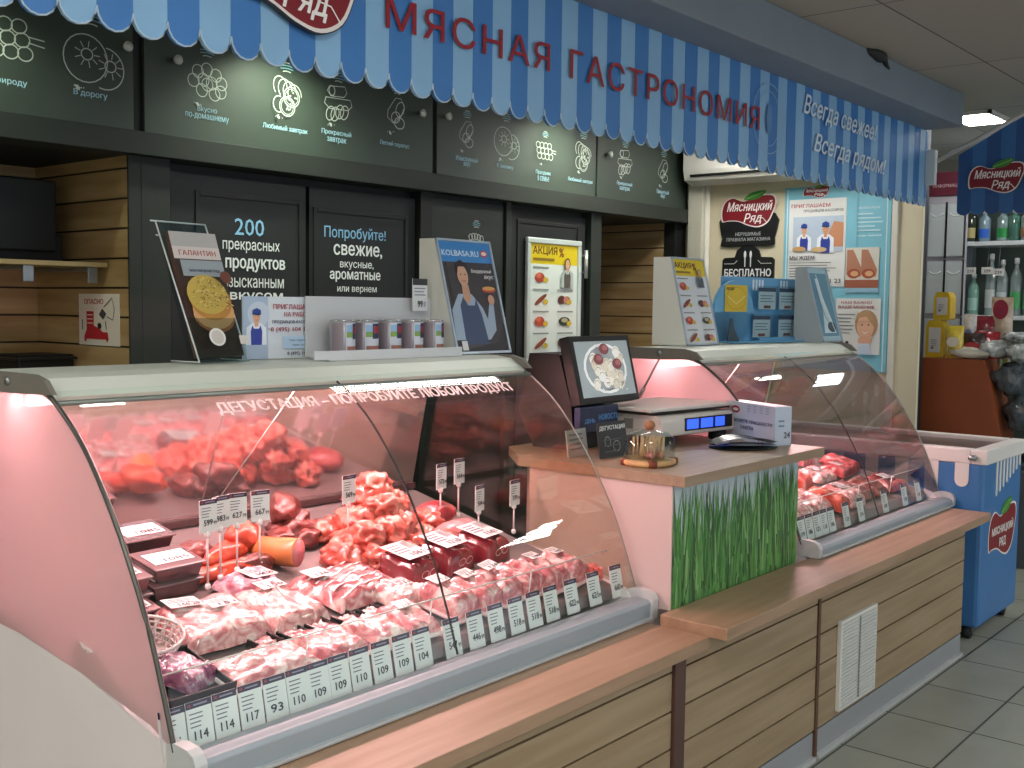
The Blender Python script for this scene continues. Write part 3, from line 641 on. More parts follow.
def pack(name, label, x, y, w_, d_, h_, m, rz=0, group=None, tray=None, labels=(), dy=0, lift=.004, seed=None, cat='meat pack'):
    s = seed if seed is not None else R.random() * 50
    h_ *= .82 if name == 'meat_pack' or name == 'striped_meat_pack' else 1
    t = thing(name, label, cat, (x, y, deckz(y, dy) + lift), rz, group, rx=SL)
    if tray:
        MB().lathe([(w_ * .46, 0), (w_ * .55, .012), (w_ * .55, .015)], mat(tray, .4), n=4, smooth=False) if 0 else None
        tm = mat(tray, .35); hw, hd = w_ / 2 + .008, d_ / 2 + .008
        MB().box(-hw, hw, -hd, hd, 0, .010, tm).build('tray', t, bevel=.005)
    z = .008 if tray else 0
    MB().grid(pillow(w_, d_, h_, s), 22, 16, m).build('meat', t, (0, 0, z))
    for i, (lx, ly, lw, ld, tx) in enumerate(labels):
        tilt = R.uniform(-.08, .08)
        label_print(t, lw, ld, tx, (lx * w_ - lw / 2, ly * d_ - ld / 2, z + h_ * 1.06 + .004), (1, 0, tilt), (0, 1, tilt * .5))
    return t
CK = 'flat packs of raw chicken and pork'
pack('meat_pack', 'flat pink meat pack at the front left, in a white-edged tray', 1.43, 1.862, .225, .115, .03, M_CHK, .02, tray='#efe6e4', group=None)
pack('meat_pack', 'second pink meat pack from the left in the front row', 1.618, 1.868, .145, .13, .03, M_PORK, .05, tray='#efe6e4')
pack('meat_pack', 'third meat pack in the front row, behind the tags reading 110 and 109', 1.752, 1.865, .12, .135, .03, M_CHK, .08, tray='#efe6e4')
pack('meat_pack', 'pink meat pack touching the dark seam of the front glass', 1.865, 1.87, .10, .15, .034, M_PORK, -.1, tray='#efe6e4', labels=[(.0, .2, .05, .04, '109')])
pack('meat_pack', 'large pale pack with two white labels, beside the white basket', 1.445, 2.07, .215, .19, .05, M_CHK, -.05, labels=[(-.2, .33, .085, .05, '146.20'), (.15, .12, .07, .04, '151')])
pack('meat_pack', 'large pale pink pack right of the two-label pack, one white label', 1.625, 2.065, .17, .19, .05, M_CHK, .1, labels=[(.1, .3, .075, .045, '150')])
pack('meat_pack', 'small purplish wrapped pack behind the pale pink packs', 1.64, 2.205, .15, .10, .04, meat_mat('#a84a5c', '#c98a9c', '#ead8de', 22), .2, labels=[(.2, .0, .09, .06, '144.50')])
sp = pack('striped_meat_pack', 'large meat pack with white diagonal stripes in the middle of the case', 1.865, 2.09, .25, .19, .045, M_PORK, .12, labels=[(-.3, .25, .07, .05, '136')], seed=33.0)
sfn = pillow(.25, .19, .045, 33.0)
for k in range(5):
    st_ = MB(); st_.grid(lambda u, v: (lambda q: (q[0], q[1], q[2] * .82 + .0035))(sfn(.08 + .78 * u, .12 + .15 * k + .14 * u + .028 * v)), 18, 1, mat('#f5ecec', .3)).build('white_stripe', sp)

pack('meat_pack', 'square pink pack behind the glass seam, under the red block packs', 1.95, 1.985, .135, .12, .045, M_CHK, .15, labels=[(.05, .1, .06, .04, '139')])
for k, (x, y, tx) in enumerate(((2.065, 2.08, '1061'), (2.225, 2.095, '1210'), (2.385, 2.10, '1141'))):
    t = thing('vacuum_block', ('left', 'middle', 'right')[k] + ' of three dark red vacuum-packed meat blocks with white labels', 'meat block', (x, y, deckz(y) + .004), .18, 'vacuum-packed beef blocks', rx=SL)
    mb = MB().grid(pillow(.13, .14, .062, k + 4, .004, p=8), 22, 16, mat('#7c1c28', .22, coat=.8, var=.3, vs=12)); mb.build('meat', t)
    a = Art(.11, .10, '#f4f0f0'); a.lines(.08, .35, .6, .9, 4, '#5a5260')
    for q in range(9): a.r(.66 + q * .03, .5, .675 + q * .03, .92, '#1d1a22')
    a.t(tx, .3, .08, .8, .28, '#231a2a', .01); a.build('label', t, (-.055, -.035, .070), (1, 0, 0), (0, 1, 0), rough=.3)
    Art(.08, .03).line(ell(.25, .5, .2, .35, 16), .002, '#d8b8bc', True).line(ell(.7, .5, .2, .35, 16), .002, '#d8b8bc', True).build('mark', t, (-.04, -.071, .02))
sx = [(2.02, 1.89, .15), (2.115, 1.885, .14), (2.205, 1.89, .14), (2.30, 1.89, .14), (2.395, 1.885, .15), (2.49, 1.885, .14)]
for k, (x, y, d_) in enumerate(sx):
    pack('steak_pack', ('leftmost pink steak pack, just right of the glass seam', 'steak pack behind the 446 tag', 'steak pack behind the first 518 tag', 'steak pack behind the last 518 tag', 'steak pack behind the 622 tag', 'rightmost full steak pack, behind the 621 tag')[k],
         x, y, .105, d_, .05, M_PORK, .15 + .05 * (k % 2), 'steak packs right of the seam', tray='#e4c9c9', labels=[(.05 * (k % 3), .28, .06, .04, str(112 + k * 7))] if k != 3 else [])
for k, x in enumerate((1.50, 1.58, 1.66, 1.74, 1.82)):
    t = thing('black_tray', ('first', 'second', 'third', 'fourth', 'last')[k] + ' glossy black tray showing in the gap behind the front packs', 'tray', (x, 1.953, deckz(1.953)), .3, 'glossy black trays', rx=SL)
    MB().box(-.036, .036, -.026, .026, 0, .004, mat('#1c1b1d', .15, coat=.8)).box(-.036, -.03, -.026, .026, .004, .018, mat('#1c1b1d', .15, coat=.8)).box(.03, .036, -.026, .026, .004, .018, mat('#1c1b1d', .15, coat=.8)).build('tray_body', t, bevel=.002)
    MB().grid(pillow(.05, .036, .012, k + 3, .004), 10, 8, M_CHK).build('meat', t, (0, 0, .004))
pack('salmon_piece', 'small orange-pink piece at the right end of the front row', 2.575, 1.84, .06, .07, .03, M_RED, .3, cat='meat piece')
# the dark tray and bag, basket
t = thing('dark_tray', 'black plastic tray holding a purple-labelled bag at the front left corner', 'tray', (1.235, 1.90, deckz(1.90)), .0, rx=SL)
MB().box(-.085, .085, -.09, .09, 0, .006, BLACK).box(-.085, -.08, -.09, .09, 0, .035, BLACK).box(.08, .085, -.09, .09, 0, .03, BLACK).box(-.085, .085, -.09, -.085, 0, .035, BLACK).box(-.085, .085, .085, .09, 0, .035, BLACK).build('tray_body', t, bevel=.002)
pack('wrapped_bag', 'crinkled purple and pink wrapped meat bag lying in the black tray', 1.26, 1.91, .11, .12, .035, meat_mat('#7a3a62', '#b06a86', '#ead5e0', 20, .2, .8, .8), .4, lift=.01)
pack('meat_pack', 'narrow pink pack partly hidden behind the left glass edge, front row', 1.19, 1.985, .09, .07, .03, M_CHK, 0, tray='#efe6e4')
bk = thing('basket', 'white perforated plastic basket at the left end of the case', 'basket', (1.225, 2.04, deckz(2.03) + .002), rx=SL)
mb = MB(); BW = mat('#e4d6d4', .45); n = 26
def bpt(a, k): r = .075 + .018 * k; return (r * 1.15 * math.cos(a), r * .95 * math.sin(a), .052 * k)
for k in range(6):
    mb.tube([bpt(2 * PI * i / n, k / 5) for i in range(n + 1)], .0035 if k == 5 else .0022, BW, 5)
for i in range(n): mb.tube([bpt(2 * PI * i / n, 0), bpt(2 * PI * (i + .7) / n, 1)], .0024, BW, 5)
for i in range(n): mb.tube([bpt(2 * PI * i / n, 0), bpt(2 * PI * (i - .7) / n, 1)], .0024, BW, 5)
mb.build('basket_wall', bk)
MB().lathe([(.075, 0), (.075, .004)], BW, n=26, sx=1.15, sy=.95).build('basket_bottom', bk)
# containers stacked at the rear left
def container(x, y, z, label, rz=.05, w_=.13, d_=.10, h_=.032):
    t = thing('food_container', label, 'container', (x, y, z), rz, 'clear lidded meat containers', rx=SL)
    MB().prism([(-w_ / 2 * .88, 0), (w_ / 2 * .88, 0), (w_ / 2, h_), (-w_ / 2, h_)], -d_ / 2, d_ / 2, mat('#4a3033', .2, coat=.8, var=.25, vs=16), 'y').build('tub', t, bevel=.006)
    MB().box(-w_ / 2 - .006, w_ / 2 + .006, -d_ / 2 - .006, d_ / 2 + .006, h_, h_ + .006, mat('#6b5254', .15, coat=.8)).build('lid', t, bevel=.003)
    label_print(t, w_ * .85, d_ * .6, '1085', (-w_ * .42, -d_ * .3, h_ + .0065), (1, 0, 0), (0, 1, 0))
z_ = deckz(2.30)
container(1.465, 2.29, z_, 'lower clear container of the middle stack, rear left of the case')
container(1.47, 2.29, z_ + .039, 'upper labelled container of the middle stack, beside the orange bags')
container(1.50, 2.46, deckz(2.46), 'lower container of the rear stack along the mirror panel')
container(1.50, 2.46, deckz(2.46) + .039, 'top labelled container of the rear stack along the mirror panel')
container(1.325, 2.27, deckz(2.27), 'lower container in the stack nearest the left end glass', w_=.11)
container(1.325, 2.27, deckz(2.27) + .039, 'upper container in the stack nearest the left end glass', w_=.11)
container(1.31, 2.19, deckz(2.19), 'single clear container directly behind the white basket', w_=.10, d_=.07, h_=.028)

def blob(rx, ry, rz_, seed, amp=.25, fr=1.4, sub=3, ridge=False):
    bm = bmesh.new(); bmesh.ops.create_icosphere(bm, subdivisions=sub, radius=1)
    for v in bm.verts:
        n1 = mnoise.noise(v.co * fr + Vector((seed * 7.3, seed, 2))) + .5 * mnoise.noise(v.co * fr * 2.3 + Vector((seed, 4, seed * 2)))
        if ridge: n1 = n1 * .5 - abs(mnoise.noise(v.co * fr * 1.6 + Vector((seed, seed * 3, 1)))) * 1.6 + .45
        k = 1 + amp * n1; v.co = Vector((v.co.x * rx * k, v.co.y * ry * k, v.co.z * rz_ * k))
    me = bpy.data.meshes.new('meat'); bm.to_mesh(me); bm.free()
    for p in me.polygons: p.use_smooth = True
    return me
def lump(name, label, cat, x, y, z, r, m, seed, group=None, amp=.3, rz=0, fr=1.4, rx=0):
    me = blob(*r, seed, amp, fr, 4 if amp >= .5 else 3, amp >= .5); me.materials.append(m); me.name = name
    o = bpy.data.objects.new(name, me); C.objects.link(o); o.location = (x, y, z); o.rotation_euler = (rx, 0, rz); return tag(o, label, cat, group)
# heap of bright trimmings
hp = [(1.95, 2.20, .0), (2.03, 2.16, .0), (2.11, 2.13, 0), (2.19, 2.16, 0), (2.25, 2.22, 0), (2.02, 2.26, 0), (2.10, 2.24, 0), (2.18, 2.27, 0), (2.27, 2.32, 0), (2.12, 2.34, 0), (2.20, 2.38, 0), (2.05, 2.36, 0), (2.30, 2.42, 0), (2.36, 2.30, 0),
      (2.04, 2.21, .04), (2.12, 2.20, .045), (2.19, 2.23, .045), (2.12, 2.29, .05), (2.20, 2.31, .055), (2.27, 2.36, .05), (2.08, 2.30, .045), (2.18, 2.38, .05), (2.15, 2.26, .085), (2.20, 2.32, .095), (2.14, 2.33, .09), (2.22, 2.29, .08), (2.18, 2.33, .125)]
for k, (x, y, dz) in enumerate(hp):
    lump('meat_trimming', 'curled bright red and white raw meat piece in the tall heap in mid case', 'meat piece', x, y, deckz(y) + .028 + dz, (.056, .043, .036), M_TRIM, k + 1, 'heap of raw meat trimmings', .55, R.random() * 3, 1.1, R.uniform(-.5, .5))
for k, (x, y, dz, r) in enumerate(((1.93, 2.40, .03, (.06, .045, .035)), (1.99, 2.45, .03, (.05, .04, .035)), (1.94, 2.44, .075, (.07, .04, .04)), (1.88, 2.38, .025, (.05, .04, .03)), (2.02, 2.38, .03, (.05, .04, .03)), (1.96, 2.36, .02, (.05, .035, .028)))):
    lump('liver_piece', 'glossy dark brown liver piece in the pile left of the trimmings heap', 'liver', x, y, deckz(y) + dz, r, M_LIV, k + 40, 'pile of dark liver', .4, R.random() * 3, 1.8)
lump('meat_slab', 'thick dark red raw beef slab at the right of the heap', 'meat', 2.445, 2.335, deckz(2.335) + .035, (.075, .06, .035), M_BEEF, 60, None, .12, .2)
lump('roast_slice', 'rounded pale brown-pink cooked meat piece behind the vacuum blocks', 'meat', 2.40, 2.20, deckz(2.2) + .03, (.085, .055, .038), M_HAM, 61, None, .15, .1)
lump('roast_slice', 'reddish-brown cooked meat piece left of the pale cooked piece', 'meat', 2.33, 2.18, deckz(2.18) + .026, (.05, .05, .03), meat_mat('#8a4038', '#a8584e', '#c07a6c', 14), 62, None, .2, .1)
for k, (x, y, dz, r, rz, l) in enumerate(((1.665, 2.32, .04, (.07, .03, .028), .3, 'upper bright orange-red sausage in the left rear'), (1.65, 2.27, .025, (.06, .03, .025), -.1, 'lower orange-red sausage standing beside the containers'),
        (1.745, 2.36, .055, (.055, .04, .04), .5, 'orange-red smoked piece behind the 627 tag'), (1.59, 2.36, .035, (.05, .035, .035), .2, 'dark red wrapped piece next to the container stack'), (1.705, 2.27, .02, (.06, .035, .028), .1, 'dark maroon sausage below the orange-red sausages'), (1.58, 2.28, .02, (.05, .03, .02), .0, 'orange glossy bag at the foot of the container stack'))):
    lump('smoked_sausage', l, 'sausage', x, y, deckz(y) + dz, (r[0] * 1.25, r[1], r[2]), (M_LIV if k in (3, 4) else M_SAU), 70 + k, 'smoked meats at the rear left', .28, rz, 1.8)
hl = thing('ham_log', 'cut ham log with a pink round face and tan rind, by the 667 tag', 'ham', (1.80, 2.28, deckz(2.28) + .04), -1.15)
MB().tube([(-.07, 0, 0), (-.06, 0, 0), (.05, 0, 0), (.055, 0, 0)], [.028, .036, .038, .037], mat('#cf7a48', .35, coat=.4, var=.1, vs=20), 22).build('rind', hl)
MB().tube([(.055, 0, 0), (.0565, 0, 0)], .034, mat('#cf7d83', .4), 22).build('cut_face', hl)

# ------------------------------------------------------------------ price tags
def tag_art(w, h, price, small='99', head='#2b1c38'):
    a = Art(w, h, '#e9e6e6', step=.00015); a.r(0, .86, 1, 1, head); a.e(.14, .93, .08, .035, '#8c2c3c', n=10); a.r(.3, .91, .85, .945, '#8d8398')
    a.lines(.1, .45, .8, .80, 4, '#6b6670', .28, .5); a.t(price, .22, .22, .72 if small else .76, .40, '#1e1820', .015)
    if small: a.t(small, .76, .22, .94, .33, '#1e1820', .005)
    return a
FT = [(1.144, '114'), (1.203, '114'), (1.262, '114'), (1.322, '117'), (1.382, '93'), (1.440, '110'), (1.496, '109'), (1.553, '109'), (1.613, '110'), (1.677, '109'), (1.742, '109'), (1.806, '104'),
      (1.908, '547'), (1.992, '446'), (2.07, '498'), (2.149, '518'), (2.222, '518'), (2.295, '518'), (2.385, '622'), (2.49, '621'), (2.60, '660')]
lab = ['first 114 price tag from the left, at the corner of the front rail', 'second price tag reading 114 from the left', 'third and last price tag reading 114', 'price tag reading 117 on the front rail', 'price tag reading 93 on the front rail', 'left one of the two tags reading 110', 'first price tag reading 109 from the left', 'second price tag reading 109 from the left', 'right one of the two tags reading 110, larger and split off', 'third price tag reading 109 from the left', 'fourth price tag reading 109, left of the 104 tag', 'price tag reading 104, last one left of the glass seam',
       'price tag reading 547, first one right of the glass seam', 'price tag reading 446', 'price tag reading 498', 'first of the three price tags reading 518', 'middle one of the three price tags reading 518', 'last of the three price tags reading 518', 'price tag reading 622', 'price tag reading 621', 'price tag reading 660 at the far right end of the rail']
def rail_tag(x, price, label, dy=0, w_=.056, h_=.092, group='front row price tags', sm='99', y=1.754, z=.628):
    t = thing('price_tag', label, 'price tag', (x, y + dy, z - (.018 * (2.6 - x) / 1.45 if x < 3 else 0)), 0, group, rx=-.2)
    MB().box(-w_ / 2, w_ / 2, 0, .0015, 0, h_, mat('#e9e6e6', .35)).build('card', t)
    tag_art(w_, h_, price, sm).build('print', t, (-w_ / 2, -.0002, 0), rough=.35); return t
for k, ((x, p), l) in enumerate(zip(FT, lab)): rail_tag(x, p, l, sm=None if k < 12 else '99')
def stick_tag(x, y, z0, z1, price, label, w_=.052, h_=.078, rz=.15, dy=0, sm='99'):
    t = thing('stick_price_tag', label, 'price tag', (x, y, z0), rz, 'price tags on clear sticks')
    CL = mat('#d9c9c9', .2, name='clear_stick'); PW = mat('#f4eeee', .35)
    MB().tube([(0, 0, 0), (0, 0, z1 - z0)], .0028, CL, 8).build('stick', t)
    MB().lathe([(.004, -.008), (.0075, -.004), (.0075, .004), (.004, .008)], PW, (0, 0, z1 - z0), 12).build('upper_clip', t)
    MB().lathe([(.004, -.007), (.007, -.003), (.007, .003), (.004, .007)], PW, (0, 0, .006), 12).build('lower_clip', t)
    c = MB().box(-w_ / 2, w_ / 2, -.003, -.0015, z1 - z0 + .003, z1 - z0 + .003 + h_, mat('#efebeb', .35)).build('card', t)
    tag_art(w_, h_, price, sm).build('print', c, (-w_ / 2, -.0032, z1 - z0 + .003)); return t
for x, y, z1, p, l, rz in ((1.518, 2.19, .915, '599', 'stick price tag reading 599, leftmost, over the container stack', .1), (1.575, 2.22, .913, '983', 'stick price tag reading 983', .1), (1.638, 2.24, .91, '627', 'stick price tag reading 627', -.1), (1.715, 2.25, .906, '667', 'stick price tag reading 667, beside the ham log', -.15),
        (2.02, 2.26, .91, '569', 'stick price tag reading 569, in front of the trimmings heap', .1), (2.43, 2.30, .895, '572', 'stick price tag reading 572 at the beef slab', .15), (2.50, 2.29, .905, '564', 'stick price tag reading 564, right of the beef slab', .1), (2.46, 2.17, .84, '504', 'tilted stick price tag reading 504 over the cooked piece', .2), (2.565, 2.12, .85, '599', 'rightmost stick price tag reading 599, near the right end glass', .1)):
    stick_tag(x, y, deckz(y) + .03, z1, p, l, rz=rz)

# ------------------------------------------------------------------ far case contents
def f_pack(x, y, w_, d_, h_, m, l, rz=.1, lb=True, tray=None): pack('meat_pack', l, x, y, w_ * 1.1, d_ * 1.05, h_ * 1.15, m, rz, 'packs in the far display case', tray=tray, dy=DY2, labels=[(0, .1, w_ * .55, d_ * .4, '118')] if lb else [])
for i, (x, y, w_, d_, h_, m, l, lb) in enumerate((
        (3.72, 1.835, 0.140, 0.17, .055, M_CHK, 'pale pack nearest the grass-print desk, front of the far case', True), (3.86, 1.835, 0.140, 0.18, .055, M_CHK, 'pale sliced pack second along the front of the far case', True),
        (4.00, 1.835, 0.140, 0.16, .055, M_CHK, 'pale round pack behind the separate tag of the far case', False), (4.14, 1.815, 0.130, 0.17, .055, M_SAU, 'bright orange pack near the far case seam', False), (4.28, 1.815, 0.130, 0.16, .055, M_CHK, 'pink sliced pack leaning by the far case seam', True),
        (4.44, 1.835, .14, .15, .035, M_LIV, 'dark red pack just right of the far case seam', False), (4.60, 1.835, .14, .15, .035, M_LIV, 'dark red pack behind the white clip tags', False), (4.78, 1.82, .15, .14, .035, M_BEEF, 'dark red pack at the right end of the far case', True),
        (3.72, 2.00, .15, .15, .06, M_RED, 'bright red pack behind the tissue box', True), (3.90, 2.00, .15, .14, .05, M_PORK, 'white-labelled sausage pack in the second row of the far case', True), (4.08, 2.02, .15, .14, .05, M_PORK, 'purplish labelled pack in the second row of the far case', True),
        (4.28, 2.02, .16, .13, .04, M_RED, 'long coral red pack in the second row of the far case', False), (4.50, 2.02, .18, .12, .035, M_CHK, 'long pale pack with white lid, second row of the far case', True), (4.72, 2.02, .18, .12, .035, M_BEEF, 'long dark pack in the second row, right part of the far case', True),
        (3.85, 2.20, .15, .12, .05, M_RED, 'red pack in the rear row of the far case', False), (4.05, 2.22, .14, .12, .06, M_BEEF, 'dark red pack in the rear row of the far case', True),
        (4.25, 2.20, .15, .14, .04, M_PORK, 'pink pack left of the seam in the rear row of the far case', True), (4.45, 2.20, .16, .14, .035, M_CHK, 'pale pack right of the seam in the rear row of the far case', False), (4.66, 2.20, .16, .14, .035, M_PORK, 'long pink pack in the rear row, right part of the far case', True),
        (4.84, 2.06, .10, .16, .04, M_BEEF, 'dark piece by the right end glass of the far case', False))):
    f_pack(x, y, w_, d_, h_, m, l, R.uniform(-.1, .25), lb)
for k, (x, y, z, s) in enumerate(((4.02, 2.20, .085, .05), (4.00, 2.24, .14, .04), (3.86, 2.14, .06, .06))):
    lump('red_meat_roll', ('lower', 'upper', 'front')[k] + ' red meat roll stacked at the rear of the far case', 'meat', x, y, deckz(y, DY2) + z, (s * 1.2, s, s * .8), M_RED, 90 + k, 'red meat rolls in the far case', .15)
tag(MB().prism([(-.03, 0), (.03, .0), (.025, .05), (.03, .10), (-.03, .09), (-.025, .045)], 0, .003, mat('#c9c22c', .45), 'y').build('yellow_card', loc=(4.11, 1.95, deckz(1.95, DY2) + .04)), 'wavy yellow promotion card standing between packs of the far case', 'sign')
t2 = [(3.67, '119'), (3.735, '186'), (3.80, '121'), (3.86, '118'), (3.925, '106'), (4.06, '133'), (4.20, '154'), (4.45, '169'), (4.67, '176'), (4.83, '184')]
for k, (x, p) in enumerate(t2):
    rail_tag(x, p, ['leftmost tag of the far case, beside the desk', 'second tag of the far case from the desk', 'third tag of the far case from the desk', 'fourth tag of the far case from the desk', 'fifth tag of the far case, end of the joined group', 'lone tag of the far case on the pale round pack', 'tag of the far case on the orange pack', 'slanted tag just right of the far case seam', 'tag on the dark packs of the far case', 'last tag at the right end of the far case'][k], dy=DY2, group='far case price tags', sm=None)
for k, (x, y, z1) in enumerate(((3.95, 2.30, .97), (4.10, 2.30, .975), (4.30, 2.28, .95), (4.45, 2.28, .95))):
    stick_tag(x, y, deckz(y, DY2) + .02, z1 + .02, '12%d' % k, ('first', 'second', 'third', 'fourth')[k] + ' stick price tag from the left at the rear of the far case', w_=.04, h_=.065)

# ------------------------------------------------------------------ things on top of the near case
ZT = 1.304
bh = thing('brochure_holder', 'clear acrylic holder with a food brochure, leaning on the left of the case top', 'brochure holder', (1.715, 2.40, ZT), .08)
tl = .36; Vv = (0, math.sin(tl * .95) , math.cos(tl * .95)); VV = Vector(Vv)
def slab(x0, x1, y0, z0, z1, th, m, mb=None):   # plate leaning back from (y0,z0)
    mb = mb or MB(); a = Vector((0, y0, 0)) + VV * z0; b = Vector((0, y0, 0)) + VV * z1; n = Vector((0, -VV.z, VV.y)) * th
    vs = [(x, *q[1:]) for x in (x0, x1) for q in (a, b, b + n, a + n)]
    mb.add(vs, [(0, 1, 2, 3), (4, 7, 6, 5), (0, 4, 5, 1), (1, 5, 6, 2), (2, 6, 7, 3), (3, 7, 4, 0)], m); return mb
slab(-.085, .075, .03, .0, .385, .003, ACRYL).build('back_plate', bh)
slab(-.085, .075, -.012, .0, .12, .003, ACRYL).build('front_pocket', bh)
MB().box(-.085, .075, -.015, .10, 0, .003, ACRYL).build('foot', bh)
ew = mat('#dfe3e2', .2)
for x in (-.085, .075): MB().tube([(x, -.012, .002), tuple(Vector((x, .03, 0)) + VV * .385)], .0022, ew, 6).tube([(x, -.012, .003), (x, .10, .003)], .0018, ew, 6).build('edge', bh)
MB().tube([tuple(Vector((-.10, .03, 0)) + VV * .385), tuple(Vector((.075, .03, 0)) + VV * .385)], .0022, ew, 6).tube([tuple(Vector((-.10, .02, 0)) + VV * .345), tuple(Vector((-.085, .03, 0)) + VV * .345)], .002, ew, 6).build('top_edge', bh)
br = tag(slab(-.078, .074, .014, .012, .352, .014, mat('#4b3227', .4)).build('brochure', loc=bh.location), 'food brochure with a nut-topped round cake photo in the acrylic holder', 'brochure')
br.rotation_euler = bh.rotation_euler
a = Art(.152, .34, '#3b261c'); a.r(0, .86, 1, 1, '#b8b4b0'); a.r(0, .78, 1, .88, '#d9cdc8'); a.t('ГАЛАНТИН', .12, .81, .9, .85, '#b04a3a', .01); a.r(.1, .64, 1, .77, '#9aa3a8'); a.t('МЯСНИЦКИЙ РЯД', .25, .67, .9, .70, '#30405a', .01)
a.e(.55, .33, .44, .15, '#e8b886').e(.55, .31, .42, .13, '#a8663a').e(.55, .36, .44, .15, '#d9a06a').e(.54, .44, .44, .16, '#b8813a').e(.50, .49, .43, .16, '#c9ac52')
rr = random.Random(5)
for k in range(120):
    x, y = .50 + (rr.random() - .5) * .74, .49 + (rr.random() - .5) * .24; a.line([(x, y), (x + rr.uniform(-.06, .06), y + rr.uniform(-.02, .02))], .002, rr.choice(['#5a4020', '#e8d890', '#7a6030']))
a.e(.32, .12, .17, .07, '#e9e6e0').e(.32, .12, .13, .054, '#d4ccc4').e(.80, .60, .12, .05, '#6b3a2c'); a.r(.78, .06, .94, .13, '#d8d0c8')
O = Vector((-.078, .014, 0)) + VV * .012 + Vector((0, -VV.z, VV.y)) * .0142
a.build('print', br, O, V=Vv, coat=.3)

fl = thing('job_flyer', 'job advert card with a worker in a blue cap, beside the white can display', 'flyer', (1.828, 2.47, ZT), -.02)
MB().box(0, .26, 0, .003, 0, .172, mat('#dfe3ea', .4)).build('card', fl)
a = Art(.26, .172, '#dde3ea'); a.r(0, 0, .32, 1, '#aebfd6'); a.e(.2, .72, .14, .2, '#c9d4e4'); person(a, .17, .62, .26, asp=1.5)
a.t('ПРИГЛАШАЕМ', .38, .80, .92, .88, '#b03a4a', .01).t('НА РАБОТУ!', .52, .68, .92, .755, '#b03a4a', .01).t('ПРОДАВЦОВ-КАССИРОВ', .36, .56, .94, .62, '#3a3f5a', .01).t('8 (495) 104 11 23', .34, .42, .95, .51, '#a03444', .01)
a.r(.50, .16, .98, .36, '#b9d3ec'); a.t('Нам подходишь', .58, .27, .9, .32, '#2c3f6a').t('Нам нужен', .62, .19, .86, .24, '#2c3f6a').t('8 (495) 104 11 23', .55, .04, .98, .11, '#303a55', .01); a.build('print', fl, (0, -.0003, 0))

cd = thing('can_display_stand', 'white cardboard display stand holding five small food cans', 'display stand', (1.94, 2.27, ZT), 0)
WC = mat('#cfd1d3', .5)
MB().box(.09, .61, .18, .186, 0, .175, WC).build('back_panel', cd, bevel=.001)
MB().prism([(.02, 0), (.55, 0), (.61, .186), (.09, .186)], .0, .004, WC, 'z').prism([(-.03, .0), (.55, .0), (.55, .004), (-.03, .004)], .004, .028, WC, 'z').build('shelf', cd, bevel=.001)
def mkcan():
    t = thing('food_can', 'x', 'can', (0, 0, 0), 0, 'food cans on the white display stand')
    MB().lathe([(.034, 0), (.0365, .002), (.0365, .098), (.034, .1)], mat('#a7a3aa', .35, .2), n=28).build('can_body', t)
    m = MB()
    def arc(a0, a1, z0, z1, c, r): m.grid(lambda u, v: (r * math.sin(a0 + (a1 - a0) * u), -r * math.cos(a0 + (a1 - a0) * u), z0 + (z1 - z0) * v), 8, 1, mat(c, .35), True)
    arc(-.5, 1.1, .004, .096, '#cfd3dc', .0368); arc(-.45, .1, .055, .09, '#7fa04a', .0370); arc(-.45, .1, .07, .09, '#8fb4d6', .0372); arc(.1, .95, .05, .094, '#23304f', .0372); arc(.2, .85, .066, .086, '#a52c3a', .0374); arc(-.4, 1.0, .006, .03, '#a06a5a', .0372)
    arc(-1.7, -.7, .004, .096, '#8c8088', .0368); arc(1.3, 1.7, .004, .096, '#5b5f6a', .0368)
    m.build('label', t)
    MB().lathe([(.0345, .099), (.036, .101), (.036, .104), (.033, .104), (.032, .102)], mat('#c9cbcc', .25, .9), n=28).build('lid', t)
    return t
can0 = mkcan()
for k, x in enumerate((2.10, 2.19, 2.283, 2.375, 2.465)):
    c = can0 if k == 0 else copy_tree(can0); c.location = (x, 2.375, ZT + .005); c.rotation_euler = (0, 0, (.35, .0, .1, .25, .3)[k] - .3)
    c['label'] = ('leftmost small food can, its grey side turned forward', 'second food can from the left on the white stand', 'middle food can of the five on the white stand', 'fourth food can from the left on the white stand', 'rightmost food can, nearest the blue poster box')[k]
t = thing('price_tag', 'small price card reading 99 clipped on the back of the can display', 'price tag', (2.462, 2.425, ZT + .135), 0)
MB().box(-.032, .032, 0, .002, 0, .10, mat('#dddddf', .4)).build('card', t)
a = Art(.064, .10, '#dddddf'); a.r(0, .8, 1, 1, '#22252c').lines(.1, .45, .9, .75, 3, '#888890').t('99', .32, .12, .66, .32, '#22252c', .02).t('р', .74, .12, .86, .28, '#22252c'); a.build('print', t, (-.032, -.0004, 0))

def wedge(x, y, w_, h_, d_, top, label, group='leaning poster boxes', body='#dcdbd3', rz=0):
    t = thing('poster_box', label, 'poster box', (x, y, ZT), rz, group)
    MB().prism([(0, 0), (d_, 0), (d_, h_), (top, h_)], 0, w_, mat(body, .45), 'x').build('box_body', t, bevel=.001)
    V = Vector((0, top, h_)); m = MB(); f = .008; n = Vector((0, -h_, top)).normalized() * .006
    A = lambda u, v: Vector((u, 0, 0)) + V * v
    for u0, u1, v0, v1 in ((0, w_, 0, .02), (0, w_, .98, 1), (0, f, 0, 1), (w_ - f, w_, 0, 1)):
        q = [A(u0, v0), A(u1, v0), A(u1, v1), A(u0, v1)]; q += [p + n for p in q]
        m.add(q, [(0, 1, 2, 3), (4, 5, 6, 7), (0, 1, 5, 4), (1, 2, 6, 5), (2, 3, 7, 6), (3, 0, 4, 7)], mat('#aebccb', .3, .3))
    m.build('poster_frame', t)
    return t, V
t, V = wedge(2.535, 2.335, .262, .365, .165, .10, 'white-sided poster box showing a man in an apron under a blue header')
